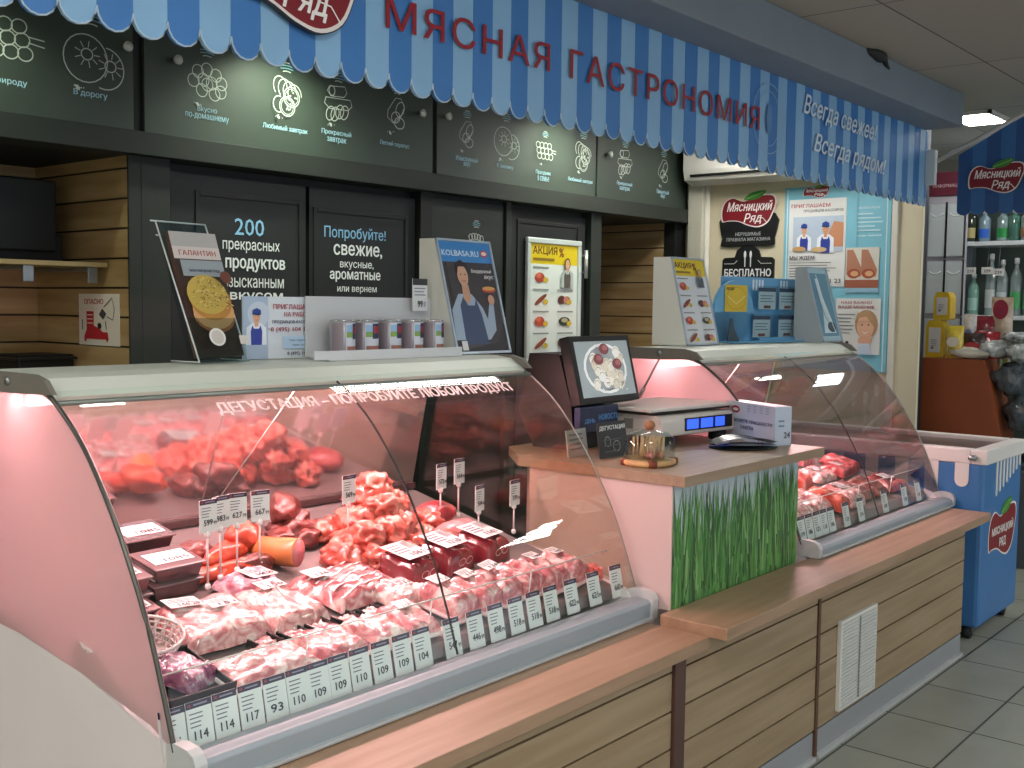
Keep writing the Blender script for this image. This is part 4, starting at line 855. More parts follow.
a = Art(.262, V.length, '#4a4446'); a.r(0, .80, 1, 1, '#3c86c8'); a.t('KOLBASA.RU', .07, .855, .74, .905, '#d7e8f4', .02); a.e(.84, .885, .07, .03, '#c03a3a'); a.e(.84, .885, .05, .018, '#e8dcd4')
a.r(.1, .1, .95, .80, '#39353a'); a.p([(0, 0), (.95, 0), (1, .3), (.8, .1), (.3, .05)], '#2c2a2e')
a.p([(.04, .12), (.06, .38), (.22, .52), (.46, .52), (.62, .40), (.68, .30), (.76, .44), (.84, .44), (.80, .20), (.66, .12)], '#9fb0c4')
a.p([(.20, .08), (.22, .42), (.30, .50), (.36, .42), (.48, .42), (.52, .48), (.58, .34), (.62, .08)], '#3b4c6c'); a.p([(.30, .48), (.31, .60), (.43, .60), (.44, .48), (.37, .43)], '#c99a80')
a.e(.36, .68, .095, .095, '#d0a188'); a.p([(.26, .68), (.26, .79), (.36, .82), (.47, .78), (.465, .70), (.43, .76), (.30, .76)], '#241a18')
for q in (.325, .4): a.e(q, .69, .014, .006, '#2c1d18', n=8)
a.line([(.33, .635), (.365, .628), (.40, .637)], .002, '#8a4038')
a.e(.80, .47, .06, .045, '#cf9d84'); a.e(.79, .555, .13, .022, '#b8483c').e(.79, .57, .12, .018, '#d8a05a'); a.t('Безудержный', .52, .70, .90, .74, '#e8e6e4', .01, shear=.3).t('вкус', .74, .645, .92, .685, '#e8e6e4', .01, shear=.3)
a.r(.10, .03, .2, .11, '#e4e4e2'); a.build('print', t, (0, -.0008, 0), V=V, coat=.4)
def promo(a, z=.79):
    a.r(0, z, 1, 1, '#e3c40c'); a.t('АКЦИЯ', .06, z + .075, .56, z + .155, '#5a2a1a', .02).t('%', .60, z + .07, .70, z + .15, '#7a2a1a', .02); a.lines(.06, z + .02, .5, z + .05, 1, '#8a6a1a', .8, 0)
    for i in range(4):
        for j in range(2):
            if i == 0 and j == 1: continue
            x, y = .22 + .5 * j, z - .12 - .195 * i
            a.lines(x - .16, y + .075, x + .2, y + .095, 1, '#8d8d8a', .7); s = (i * 2 + j) % 4
            if s == 0: a.e(x - .02, y, .10, .045, '#b4432e').e(x - .04, y + .02, .05, .025, '#d0694a')
            if s == 2: a.e(x, y, .14, .022, '#8a3a24', rot=.5)
            if s == 3: a.e(x - .06, y, .08, .04, '#5a2a22').e(x + .05, y, .07, .035, '#c87a6a')
            if s == 1: a.e(x, y, .12, .04, '#2a3a2a').e(x, y + .01, .07, .02, '#b8a88a')
            a.e(x + .10, y - .02, .05, .024, '#cfae2c')
t, V = wedge(3.90, 2.325, .262, .362, .165, .085, 'white-sided poster box with a yellow АКЦИЯ header at the left of the far case top')
a = Art(.262, V.length, '#d7dade'); promo(a); person(a, .72, .80, .20, None, '#4d555c', '#5d666e', hair='#2a2422', asp=.72); a.build('print', t, (0, -.0008, 0), V=V, coat=.5)
t, V = wedge(4.93, 2.20, .22, .355, .15, .10, 'grey-sided poster box with a pale bottle picture, right end of the far case top', body='#a8b0b4')
a = Art(.22, V.length, '#a9c9d4'); a.r(.08, .08, .92, .92, '#5d8fa6'); a.p([(.3, .85), (.45, .85), (.5, .6), (.7, .3), (.8, .12), (.2, .12), (.35, .4)], '#cfe2e8'); a.e(.62, .2, .2, .07, '#2f4652'); a.line([(.4, .9), (.5, .5), (.75, .15)], .006, '#eef6f8'); a.line([(.25, .7), (.4, .35), (.6, .2)], .005, '#33586a'); a.build('print', t, (0, -.0008, 0), V=V, coat=.5)

bd = thing('leaflet_display', 'blue plastic leaflet display with clear pockets of cards on the far case', 'leaflet display', (4.37, 2.38, ZT), -.12)
BLU = mat('#63a3cc', .35, name='blue_plastic')
MB().box(.06, .66, .10, .108, 0, .30, BLU).build('back_panel', bd, bevel=.003)
MB().prism(ell(.12, .14, .15, .14, 24), .07, .085, BLU, 'y').box(-.03, .27, .07, .085, 0, .14, BLU).box(0, .62, -.02, .10, 0, .008, BLU).box(.27, .62, .03, .036, 0, .022, BLU).build('rounded_front', bd, bevel=.002)
for k, (x, z) in enumerate(((.28, .15), (.45, .15), (.24, .02), (.45, .02))):
    p = MB().box(x, x + .15, .045, .052, z, z + .11, ACRYL).build('pocket', bd)
    a = Art(.14, .10, '#e2e8f0'); a.r(0, .82, 1, 1, '#2c3f66').lines(.1, .3, .9, .7, 3, '#7d93b4').r(.3, .05, .7, .18, '#8c3a48'); a.build('card_stack', p, (x + .005, .055, z + .002))
a = Art(.17, .12, '#d8b626'); a.t('АКЦИЯ', .06, .78, .4, .92, '#5a3a14', .02); a.line([(.1, .6), (.5, .3), (.9, .6)], .003, '#f0e2a0'); a.line(ell(.5, .5, .44, .42, 20), .002, '#a88a18', True); a.build('yellow_card', bd, (.04, .066, .14))
for k in range(4): MB().box(.30 + .025 * k, .312 + .025 * k, .098, .101, .24, .29, mat('#dfe8ee', .4)).build('white_stripe', bd)
for k in range(3): MB().box(.53 + .025 * k, .542 + .025 * k, .098, .101, .24, .29, mat('#dfe8ee', .4)).build('white_stripe', bd)
MB().prism([(.0, 0), (.10, .0), (.05, .07), (.04, .11), (.02, .11)], .02, .024, mat('#26404e', .4), 'y').build('lower_card', bd)

# ------------------------------------------------------------------ desk things
ZD = .9905
mo = thing('payment_terminal', 'black touch terminal on the desk, its screen showing a plate of dumplings', 'terminal', (3.075, 2.16, ZD + .012), .04)
V = Vector((0, .05, .20)).normalized(); N = Vector((1, 0, 0)).cross(V)
def plate(x0, x1, v0, v1, y, z, th, m, mb=None):
    mb = mb or MB(); O = Vector((0, y, z)); q = [O + Vector((u, 0, 0)) + V * v for u, v in ((x0, v0), (x1, v0), (x1, v1), (x0, v1))]; q += [p - N * th for p in q]
    return mb.add(q, [(0, 1, 2, 3), (4, 7, 6, 5), (0, 4, 5, 1), (1, 5, 6, 2), (2, 6, 7, 3), (3, 7, 4, 0)], m)
s_ = plate(-.20, .170, -.022, .208, -.045, .158, .04, BLACK).build('screen_housing', mo, bevel=.004)
a = Art(.328, .188, '#8f999b'); a.e(.5, .5, .40, .46, '#dfe2e0').e(.5, .5, .36, .41, '#8c9498')
rr = random.Random(11)
for k in range(26):
    x, y = .5 + rr.uniform(-.26, .26), .5 + rr.uniform(-.30, .30); a.e(x, y, .07, .10, rr.choice(['#d8d4c8', '#c9c2b4', '#e6e2da']), rr.random()); a.line(ell(x, y, .05, .07, 10, 0, 3), .003, '#a09a90')
for x, y in ((.33, .66), (.66, .56), (.46, .84)): a.e(x, y, .09, .10, '#7a4448'); a.e(x + .02, y + .02, .05, .05, '#9a6264')
for k in range(14):
    x, y = .5 + rr.uniform(-.2, .25), .14 + rr.uniform(-.06, .08); a.line([(x, y), (x + rr.uniform(-.08, .08), y + rr.uniform(-.05, .05))], .003, rr.choice(['#3a3c3a', '#e8e8e4']))
a.build('screen', mo, Vector((-.178, -.045, .158)) + N * .0006, V=V, emit=.5, rough=.2)
MB().prism([(-.03, -.012), (.14, -.012), (.20, .10), (.16, .30), (.04, .30), (-.01, .14)], -.20, .0, BLACK, 'x').build('stand', mo, bevel=.006)
MB().box(-.21, .02, -.055, -.03, .045, .13, mat('#1c2a4a', .4, var=.3, vs=20)).build('blue_panel', mo, bevel=.003)
Art(.24, .08).t('НОВОСТЬ', .45, .45, .95, .68, '#6aa4dc', .02).t('ДЕНЬ', .1, .35, .35, .55, '#6aa4dc', .02).build('panel_print', mo, (-.21, -.0555, .047))
for k, (nm, x, y, rz, w_, h_, c, l) in enumerate((('tasting_sign', 2.775, 1.95, .0, .155, .11, '#15191c', 'black ДЕГУСТАЦИЯ tasting sign standing behind the toothpick holder'), ('card_sign', 2.72, 2.03, .1, .12, .085, '#b9bcb8', 'grey card standing behind the left edge of the tasting sign'))):
    t = thing(nm, l, 'sign', (x, y, ZD), rz); t.rotation_euler = (-.15, 0, rz)
    MB().box(0, w_, 0, .004, 0, h_, mat(c, .4)).build('card', t)
    a = Art(w_, h_)
    if k == 0: a.t('ДЕГУСТАЦИЯ', .06, .76, .96, .90, '#e9ecec', .02).line(ell(.3, .45, .1, .14, 12), .002, '#aab0b0', True).line(ell(.6, .3, .12, .15, 12), .002, '#aab0b0', True).lines(.15, .1, .8, .6, 3, '#4d5558', .2)
    else: a.lines(.1, .2, .9, .9, 4, '#70757a')
    a.build('print', t, (0, -.0004, 0))
tp = thing('toothpick_holder', 'round wooden toothpick board under a clear dome with a wooden knob', 'toothpick holder', (2.795, 1.785, ZD), .3)
MB().lathe([(.092, 0), (.098, .004), (.098, .014), (.092, .018)], mat('#c9a06c', .5, var=.12, vs=30), n=32, sy=.8).build('board', tp)
for q in (0, 2.1, 3.6, 5.2): MB().lathe([(.014, 0), (.016, .005), (.016, .015), (.014, .019)], mat('#7a3a22', .5), (.088 * math.cos(q), .07 * math.sin(q), 0), 10).build('dark_inlay', tp)
MB().lathe([(.076, .018), (.078, .055), (.073, .08), (.055, .096), (.018, .104)], ACRYL, n=28).build('glass_dome', tp)
MB().lathe([(.010, .103), (.013, .108), (.017, .116), (.014, .124), (.008, .129), (.002, .131)], mat('#9c6a46', .5), n=16).build('knob', tp)
m = MB(); rr = random.Random(2)
for k in range(60):
    an, r0 = rr.random() * 2 * PI, .05 * math.sqrt(rr.random()); m.tube([(r0 * math.cos(an), r0 * math.sin(an), .024), (r0 * 1.02 * math.cos(an + .1), r0 * 1.02 * math.sin(an + .1), .082)], .0014, mat('#dcb98c', .6), 5)
for k in range(16):
    an, r0 = rr.random() * 2 * PI, .045 * math.sqrt(rr.random()); m.lathe([(.002, 0), (.008, .006), (.008, .012), (.002, .018)], mat('#d98c86', .4), (r0 * math.cos(an), r0 * math.sin(an), .019), 8)
o = m.build('toothpicks', loc=(2.795, 1.785, ZD)); tag(o, 'bunch of pale wooden toothpicks standing under the clear dome', 'toothpicks', kind='stuff')

sc = thing('weighing_scale', 'white electronic shop scale with a blue lit display on the desk', 'scale', (3.13, 1.955, ZD), -.10)
SW = mat('#d6cfc8', .4, name='scale_plastic')
MB().prism([(0, .035), (0, .085), (.012, .105), (.30, .105), (.30, .03)], 0, .42, SW, 'x').build('scale_body', sc, bevel=.006)
for x, y in ((.04, .04), (.38, .04), (.04, .26), (.38, .26)): MB().lathe([(.03, 0), (.034, .01), (.03, .04)], BLACK, (x, y, 0), 16).build('foot', sc)
MB().box(-.035, .455, .02, .33, .118, .130, SW).box(-.02, .44, .03, .32, .110, .118, mat('#2a2a2a', .5)).build('weighing_tray', sc, bevel=.004)
MB().box(.13, .41, -.002, .002, .048, .092, BLACK).build('display_window', sc, bevel=.001)
LCD = mat('#2f55e8', .3, emit=1.6)
for k, (x0, x1) in enumerate(((.14, .205), (.22, .29), (.305, .36))): MB().box(x0, x1, -.0035, -.0015, .054, .087, LCD).build('lit_digit_field', sc)
MB().box(-.002, .001, .12, .16, .055, .09, mat('#8c8782', .5)).build('side_port', sc)

ct = thing('coin_tray', 'dark coin tray on a clear glass plate in front of the scale', 'coin tray', (3.345, 1.765, ZD), -.5)
MB().lathe([(.12, 0), (.125, .003), (.125, .008)], glass_mat('#9fb0b4', name='tinted_glass'), n=30, sy=.72).build('glass_plate', ct)
MB().grid(lambda u, v: ((u - .5) * .21, (v - .5) * .13 * (1 - .5 * abs(u - .5)), .012 + .02 * abs(v - .5) + .018 * math.sin(u * PI)), 14, 8, mat('#17181a', .3, coat=.3)).build('tray_leaf', ct)
tb = thing('tissue_box', 'white box with a red logo and blue lettering on the desk corner', 'box', (3.455, 1.705, ZD), math.atan2(-.26, -.13))
# long side faces the scale
MB().box(-.285, 0, 0, .07, 0, .135, mat('#bcc8d8', .45)).build('carton', tb, bevel=.002)
a = Art(.285, .135, '#c3cedd'); a.e(.20, .80, .09, .10, '#9c2436').e(.20, .80, .06, .04, '#e8dcdc').t('ВЫ МОЖЕТЕ ПРИОБРЕСТИ', .05, .47, .95, .56, '#3c4668', .015).t('ПАКЕТЫ', .32, .31, .58, .40, '#3c4668', .015); a.t('15', .70, .04, .80, .14, '#8a3a50', .01)
for k in range(4): a.lines(.46 + .13 * k, .76, .53 + .13 * k, .96, 3, '#9fb0c8', .5)
a.build('print', tb, (-.285, -.0004, 0))
a = Art(.07, .135); a.t('24', .55, .2, .9, .35, '#39414e', .02).lines(.2, .45, .6, .7, 2, '#6a88a8').build('side_print', tb, (0, 0, 0), U=(0, 1, 0))

# ------------------------------------------------------------------ wall things
pf = thing('framed_poster', 'white-framed sale poster headed АКЦИЯ in yellow, on the plain dark door', 'poster', (4.648, 3.765, 1.152), 0)
W_, H_ = .492, .678; m = MB(); FR = mat('#d4d8d6', .35, .2)
for x0, x1, z0, z1 in ((0, W_, 0, .03), (0, W_, H_ - .03, H_), (0, .03, .03, H_ - .03), (W_ - .03, W_, .03, H_ - .03)): m.box(x0, x1, 0, .022, z0, z1, FR)
m.build('frame', pf, bevel=.005)
a = Art(.432, .618, '#e3e6e0'); promo(a, .82)
for i, y in enumerate((.66,)): pass
person(a, .76, .80, .26, None, '#5c5148', '#b9bfc0', hair='#2a201c', asp=.7)
a.build('print', pf, (.03, .012, .03)); MB().box(.02, W_ - .02, .013, .02, .02, H_ - .02, WHITE).build('backing', pf)

WX = 6.268
def wallthing(name, label, cat, y, z, grp=None): return thing(name, label, cat, (WX, y, z), -PI / 2, grp)   # local x runs to the room's front, local -y faces into the room
t = wallthing('logo_plaque', 'black wall plaque with the red leaf logo and white lettering', 'plaque', 3.482, 1.845)
MB().prism(crom([(0, 0), (.18, -.0), (.34, 0), (.355, .05), (.355, .2), (.0, .2), (-.005, .05)], 3, True), -.014, 0, mat('#17191a', .4), 'y').build('plate', t)
a = Art(.36, .22); logo(a, 0, 0, 1, 1); a.build('logo', t, (-.005, -.0145, .115))
Art(.30, .06).t('НЕРУШИМЫЕ', .2, .6, .78, .95, '#b9bcb8', .01).t('ПРАВИЛА МАГАЗИНА', .0, .05, 1, .40, '#b9bcb8', .01).build('lettering', t, (.03, -.0145, .03))
t = wallthing('free_tasting_plaque', 'black plaque with a fork and knife reading БЕСПЛАТНО', 'plaque', 3.48, 1.52)
MB().prism([(0, 0), (.355, 0), (.355, .24), (.34, .255), (.265, .258), (.25, .30), (.215, .325), (.175, .332), (.135, .325), (.10, .30), (.085, .258), (.015, .255), (0, .24)], -.014, 0, mat('#17191a', .4), 'y').build('plate', t, bevel=.002)
a = Art(.355, .33); a.t('БЕСПЛАТНО', .05, .42, .95, .56, '#eceeec', .025).r(.04, .30, .96, .345, '#c9d2d6').t('МОЖЕТЕ ПОПРОБОВАТЬ', .06, .22, .94, .29, '#c9ccca', .01)
a.line([(.04, .66), (.24, .66), (.30, .72)], .004, '#c9ccca').line([(.96, .66), (.76, .66), (.70, .72)], .004, '#c9ccca')
for x in (.45, .56): a.line([(x, .60), (x, .78)], .008, '#e6e8e6'); a.e(x, .83, .025, .07, '#e6e8e6')
a.build('print', t, (0, -.0145, 0))
t = wallthing('notice_board', 'tall light blue notice board on the cream end wall', 'board', 3.065, 1.10)
MB().box(0, .66, -.012, 0, 0, 1.09, mat('#7fc0d2', .45, var=.04, vs=2)).build('board', t, bevel=.002)
a = Art(.66, 1.09); a.line([(.03, 0), (.03, .99)], .006, '#d8eef2').line([(.965, 0), (.965, .99)], .006, '#d8eef2').t('Уважаемые', .62, .865, .90, .88, '#e4f4f6', .005)
for q, wd in enumerate((.16, .3, .34, .2, .3)): a.r(.76 - wd / 2, .835 - q * .022, .76 + wd / 2, .842 - q * .022, '#cbe6ec')
a.t('Горячая линия', .62, .715, .92, .73, '#e4f4f6', .005); a.r(.60, .60, .70, .99, '#7fc0d2'); a.build('print', t, (0, -.0125, 0))
t = wallthing('job_poster', 'white ПРИГЛАШАЕМ job poster with two shop workers on the blue board', 'poster', 3.03, 1.595)
t.location.x -= .0145
MB().box(0, .36, -.003, 0, 0, .52, WHITE).build('sheet', t)
a = Art(.36, .52, '#e3e3df'); a.t('ПРИГЛАШАЕМ', .04, .905, .72, .945, '#b0303c', .02).t('ПРОДАВЦОВ-КАССИРОВ', .26, .845, .95, .88, '#3c3f4a', .01)
a.r(.08, .40, .96, .80, '#b7c6d6'); a.p([(.6, .45), (.96, .45), (.96, .72), (.8, .74)], '#c98a66'); person(a, .28, .62, .26, asp=.8); person(a, .66, .62, .30, asp=.8, sk='#d89a70'); a.e(.2, .43, .12, .03, '#c9a06a').e(.55, .42, .14, .03, '#d0b080')
a.t('МЫ ЖДЕМ:', .04, .30, .5, .35, '#3a2a34', .02); a.lines(.04, .10, .9, .29, 6, '#5c5c60', .25); a.t('8 (495) 104 11 23', .08, .025, .95, .085, '#3a3a44', .02); a.build('print', t, (0, -.0035, 0))
lg = Art(.16, .075); logo(lg, 0, 0, 1, 1); lg.build('logo', t, (.09, -.004, .525))
t = wallthing('food_picture', 'small picture of stacked sausages on the light blue board', 'picture', 2.665, 1.56); t.location.x -= .0145
MB().box(0, .20, -.004, 0, 0, .26, WHITE).build('sheet', t)
a = Art(.20, .26, '#d8d2c4'); a.r(0, 0, 1, .1, '#8fb8cc').r(0, .1, 1, .28, '#9a5a44')
for x in (.28, .72): a.p([(x - .24, .95), (x - .05, .95), (x + .24, .5), (x + .2, .35), (x - .24, .4)], '#b07a62'); a.e(x - .02, .42, .2, .11, '#a4503c').e(x, .42, .12, .06, '#d9a878')
a.build('print', t, (0, -.0045, 0))
t = wallthing('opinion_poster', 'white poster with a smiling woman resting her chin on her hand', 'poster', 2.715, 1.20); t.location.x -= .0145
MB().box(0, .27, -.003, 0, 0, .325, WHITE).build('sheet', t)
a = Art(.27, .325, '#dcdcd8'); a.t('НАМ ВАЖНО', .12, .90, .80, .95, '#a03a40', .02).t('ВАШЕ МНЕНИЕ', .06, .82, .86, .87, '#a03a40', .02).lines(.05, .35, .45, .75, 6, '#77777a', .25)
a.e(.16, .2, .04, .035, '#2a2c30').e(.28, .2, .04, .035, '#2a2c30').e(.70, .54, .25, .26, '#b08a66').e(.68, .50, .19, .22, '#e0ae90'); a.p([(.44, .56), (.5, .74), (.75, .78), (.9, .6), (.86, .5), (.7, .68), (.55, .66)], '#b8926c')
for q in (.61, .75): a.e(q, .53, .02, .014, '#3c2c26', n=8)
a.p([(.60, .42), (.68, .39), (.77, .42), (.68, .36)], '#f0e6e0'); a.e(.66, .24, .13, .10, '#dba588').e(.78, .30, .05, .10, '#dba588').p([(.5, 0), (.56, .2), (.78, .2), (.86, 0)], '#c9d6e4'); a.build('print', t, (0, -.0035, 0))

ac = thing('air_conditioner', 'white wall air conditioner half hidden behind the striped canopy', 'air conditioner', (WX, 3.665, 2.225), -PI / 2)
MB().prism([(0, .05), (-.10, .0), (-.19, .03), (-.21, .09), (-.21, .28), (-.19, .30), (0, .30)], 0, .94, mat('#dedcd2', .4), 'x').build('casing', ac, bevel=.006)
MB().prism([(-.10, -.002), (-.188, .026), (-.192, .034), (-.10, .01)], .03, .91, mat('#c9c7bc', .4), 'x').build('louver', ac)
MB().prism([(-.212, .062), (-.206, .046), (-.204, .046), (-.210, .062)], .05, .60, BLACK, 'x').build('air_slot', ac)

# left alcove things
mt = thing('wall_monitor', 'black monitor seen from behind in the left wooden alcove', 'monitor', (1.85, 4.10, 1.585), 0)
MB().box(-.38, .32, 0, .05, .06, .33, BLACK).box(-.2, .37, .05, .13, .0, .13, BLACK).build('monitor_body', mt, bevel=.006)
MB().tube([(0, .05, .2), (0, .355, .2)], .03, BLACK, 10).build('wall_arm', mt)
sh = thing('wall_shelf', 'light wooden shelf board with steel brackets in the left alcove', 'shelf', (2.268, 4.02, 1.585), 0)
MB().box(-.42, -.002, -.12, .36, 0, .018, mat('#b39c6c', .5)).build('shelf_board', sh, bevel=.002)
for x in (-.30, -.05): MB().box(x - .02, x + .02, -.09, .3, -.015, 0, STEEL).box(x - .02, x + .02, -.095, -.085, -.06, 0, STEEL).build('bracket', sh, bevel=.002)
t = thing('danger_sticker', 'white ОПАСНО warning sticker with a red meat grinder drawing', 'sticker', (2.2705, 4.122, 1.285), -PI / 2)
a = Art(.295, .20, '#ddd6cc'); a.t('ОПАСНО', .14, .80, .62, .90, '#b03038', .01)
a.p([(.14, .08), (.14, .18), (.2, .3), (.2, .66), (.38, .66), (.38, .38), (.5, .34), (.6, .26), (.72, .26), (.74, .12), (.7, .06), (.68, .12), (.2, .12), (.18, .06)], '#b0202c')
for z in (.42, .5, .58): a.r(.22, z, .36, z + .02, '#ddd6cc')
a.line([(.1, .3), (.1, .5)], .006, '#333333'); a.p([(.52, .6), (.62, .5), (.7, .62), (.6, .72)], '#444444').e(.53, .38, .05, .06, '#222222'); a.line([(.64, .74), (.84, .92), (.9, .7), (.86, .5), (.72, .56)], .004, '#333333')
a.line([(.68, .48), (.7, .32)], .005, '#444444'); a.build('print', t, (0, -.002, 0)); MB().box(0, .295, -.002, 0, 0, .2, WHITE).build('sheet', t)
bx = thing('black_appliance', 'low black box standing at the foot of the left alcove', 'appliance', (2.16, 4.28, 1.0), 0)
MB().box(-.12, .105, -.12, .10, 0, .245, BLACK).build('housing', bx, bevel=.006)
MB().box(-.14, .11, -.14, .12, .225, .235, mat('#202020', .4)).build('lid', bx, bevel=.003)
tag(MB().box(.3, 2.268, 3.9, 4.45, .96, 1.0, mat('#5a4a38', .5)).box(.3, 2.268, 3.92, 4.45, 0, .96, mat('#3b3129', .6)).build('back_counter', bevel=.003), 'low brown back counter inside the left wooden alcove', 'counter')

# ------------------------------------------------------------------ right side shop
t = thing('leaflet_stand', 'tall grey leaflet stand with clear pockets and a maroon header', 'leaflet stand', (7.14, 2.505, 0), -PI / 2)
MB().box(0, .24, -.01, .02, .3, 2.30, mat('#a8a4ae', .45)).build('panel', t, bevel=.003)
MB().box(-.004, .245, -.02, .022, 2.18, 2.33, mat('#5c1f30', .45)).build('header', t, bevel=.003)
Art(.2, .06).t('ИНФОРМАЦИЯ', .05, .5, .95, .9, '#b8a0a8', .01).build('header_print', t, (.02, -.0205, 2.2))
for i in range(3):
    for j in range(2):
        x, z = .012 + .115 * j, 1.80 - .36 * i
        p = MB().box(x, x + .105, -.03, -.014, z, z + .33, mat('#b9c2c6', .15, coat=.6)).build('pocket', t, bevel=.004)
        MB().box(x + .105, x + .11, -.034, -.012, z - .01, z + .34, BLACK).build('divider', p)
        MB().tube([(x + .015 + .0125 * q, -.033, z + .27 - .02 * math.sin(q / 6 * PI)) for q in range(7)], .003, mat('#e8ecee', .3), 5).build('pocket_lip', p)
oc = thing('orange_counter', 'orange-brown shop counter carrying snacks, behind the freezer', 'counter', (6.6, 0, 0))
MB().prism([(2.34, 0), (2.34, 1.18), (1.975, 1.18), (1.91, .98), (1.86, .75), (1.86, 0)], 0, .26, mat('#8f4722', .5, var=.08, vs=3), 'x').build('counter_body', oc, bevel=.003)
ZC = 1.183
for k, (y, z, h_, w_, l) in enumerate(((2.27, 0, .22, .105, 'lower yellow canister with a white label on the orange counter'), (2.235, .222, .165, .095, 'upper yellow canister stacked on the lower one'))):
    t = thing('yellow_canister', l, 'canister', (6.70, y, ZC + z), -PI / 2, 'stacked yellow canisters')
    MB().prism(crom([(-w_ / 2, 0), (-w_ / 2, h_ * .8), (-w_ / 2 * .7, h_), (w_ / 2 * .7, h_), (w_ / 2, h_ * .8), (w_ / 2, 0)], 1, True), -.05, .05, mat('#d9b22a', .35, coat=.3), 'y').build('canister', t, bevel=.012)
    MB().box(-w_ / 2 * .65, w_ / 2 * .65, -.052, -.049, .03, h_ * .8, mat('#d5d0ca', .4)).build('label', t, bevel=.001)
    Art(w_ * .5, h_ * .3).lines(.1, .2, .9, .9, 4, '#8c8890').e(.3, .1, .16, .1, '#704a5a').build('label_print', t, (-w_ * .25, -.0522, .05))
sn = [(2.155, 0, .10, .19, '#d8c040', '#e8dcc8', 'bright yellow snack bag beside the lower canister', ''), (2.095, 0, .07, .26, '#c9c6c4', '#7d8cb0', 'white snack bag with a blue drawing, behind the pouch', ''), (2.05, 0, .12, .15, '#3b2c2c', '#a83038', 'dark snack bag with lower red band, on the orange counter', ''), (2.02, .0, .16, .25, '#7a1c2c', '#e2d6d0', 'maroon crisp bag with white oval lettering', 'Crisps'),
      (1.93, 0, .12, .36, '#b8a48c', '#8c1c38', 'tall beige snack bag with a maroon top edge', ''), (1.99, 0, .14, .16, '#a02830', '#efe6e0', 'red snack bag with white lettering, lower right of the row', 'Crispy')]
for k, (y, z, w_, h_, c, c2_, l, tx) in enumerate(sn):
    t = thing('snack_bag', l, 'snack bag', (6.66 + (.07 if k in (1, 3, 4) else 0) + .012 * k, y, ZC), -PI / 2, 'snack bags on the orange counter')
    MB().grid(lambda u, v: ((u - .5) * w_, -.03 * math.sin(PI * u) ** .5 * math.sin(PI * min(1, max(0, v * 1.02))) ** .5 + .004 * mnoise.noise(Vector((u * 6, v * 6, k))), v * h_), 12, 14, mat(c, .25, coat=.6, var=.2, vs=25)).box(-w_ / 2, w_ / 2, -.002, .004, 0, h_, mat(c, .3)).build('bag', t)
    a = Art(w_ * .8, h_ * .4); a.e(.5, .5, .45, .4, c2_, n=18)
    if tx: a.t(tx, .18, .35, .84, .68, c, .02)
    a.build('print', t, (-w_ * .4, -.036, h_ * (.3 if k != 4 else .6)))
def bag_lump(name, l, cat, x, y, z, r, m, seed, grp=None): return lump(name, l, cat, x, y, z, r, m, seed, grp, .35, R.random(), 2.2)
PB = mat('#c9c6b4', .3, coat=.5, bump=.6, bs=30); GB = mat('#b4bab6', .25, coat=.6, bump=.9, bs=35, var=.35, vs=18); DBG = mat('#4a5458', .3, coat=.6, bump=1.0, bs=30, var=.5, vs=14)
bag_lump('white_pouch', 'flat cream pouch lying in front of the snack bags', 'pouch', 6.67, 2.06, ZC + .035, (.05, .12, .036), PB, 3)
for k, (x, y, z, r) in enumerate(((6.72, 1.93, ZC + .06, (.08, .10, .05)), (6.72, 1.78, ZC + .05, (.08, .12, .06)), (6.74, 1.63, ZC + .06, (.1, .12, .06)))):
    bag_lump('plastic_bag', ('left', 'middle', 'right')[k] + ' crumpled grey plastic bag in the upper pile right of the pouch', 'plastic bag', x, y, z, r, GB, 11 + k, 'upper plastic bag pile')
bag_lump('dark_cloth', 'black folded item with white stripes lying on the plastic bags', 'cloth', 6.70, 1.80, ZC + .13, (.06, .10, .03), mat('#1c2422', .5, col2='#c8cecc', vs=30), 19)
for k, (x, y, z, r) in enumerate(((6.72, 1.76, .88, (.10, .11, .12)), (6.74, 1.53, .90, (.10, .11, .11)), (6.72, 1.83, 1.07, (.10, .12, .10)), (6.74, 1.54, 1.10, (.10, .10, .09)), (6.76, 1.66, .68, (.12, .15, .10)))):
    bag_lump('dark_plastic_bag', ('lower left', 'lower right', 'upper left', 'upper right', 'bottom')[k] + ' dark crumpled plastic sack in the pile beside the orange counter', 'plastic bag', x, y, z, r, DBG, 21 + k, 'dark plastic sack pile')
tag(MB().box(6.62, 7.1, 1.2, 1.83, 0, .56, mat('#4b4f52', .6)).build('low_crate', bevel=.004), 'dark grey crate base under the dark plastic sacks', 'crate')
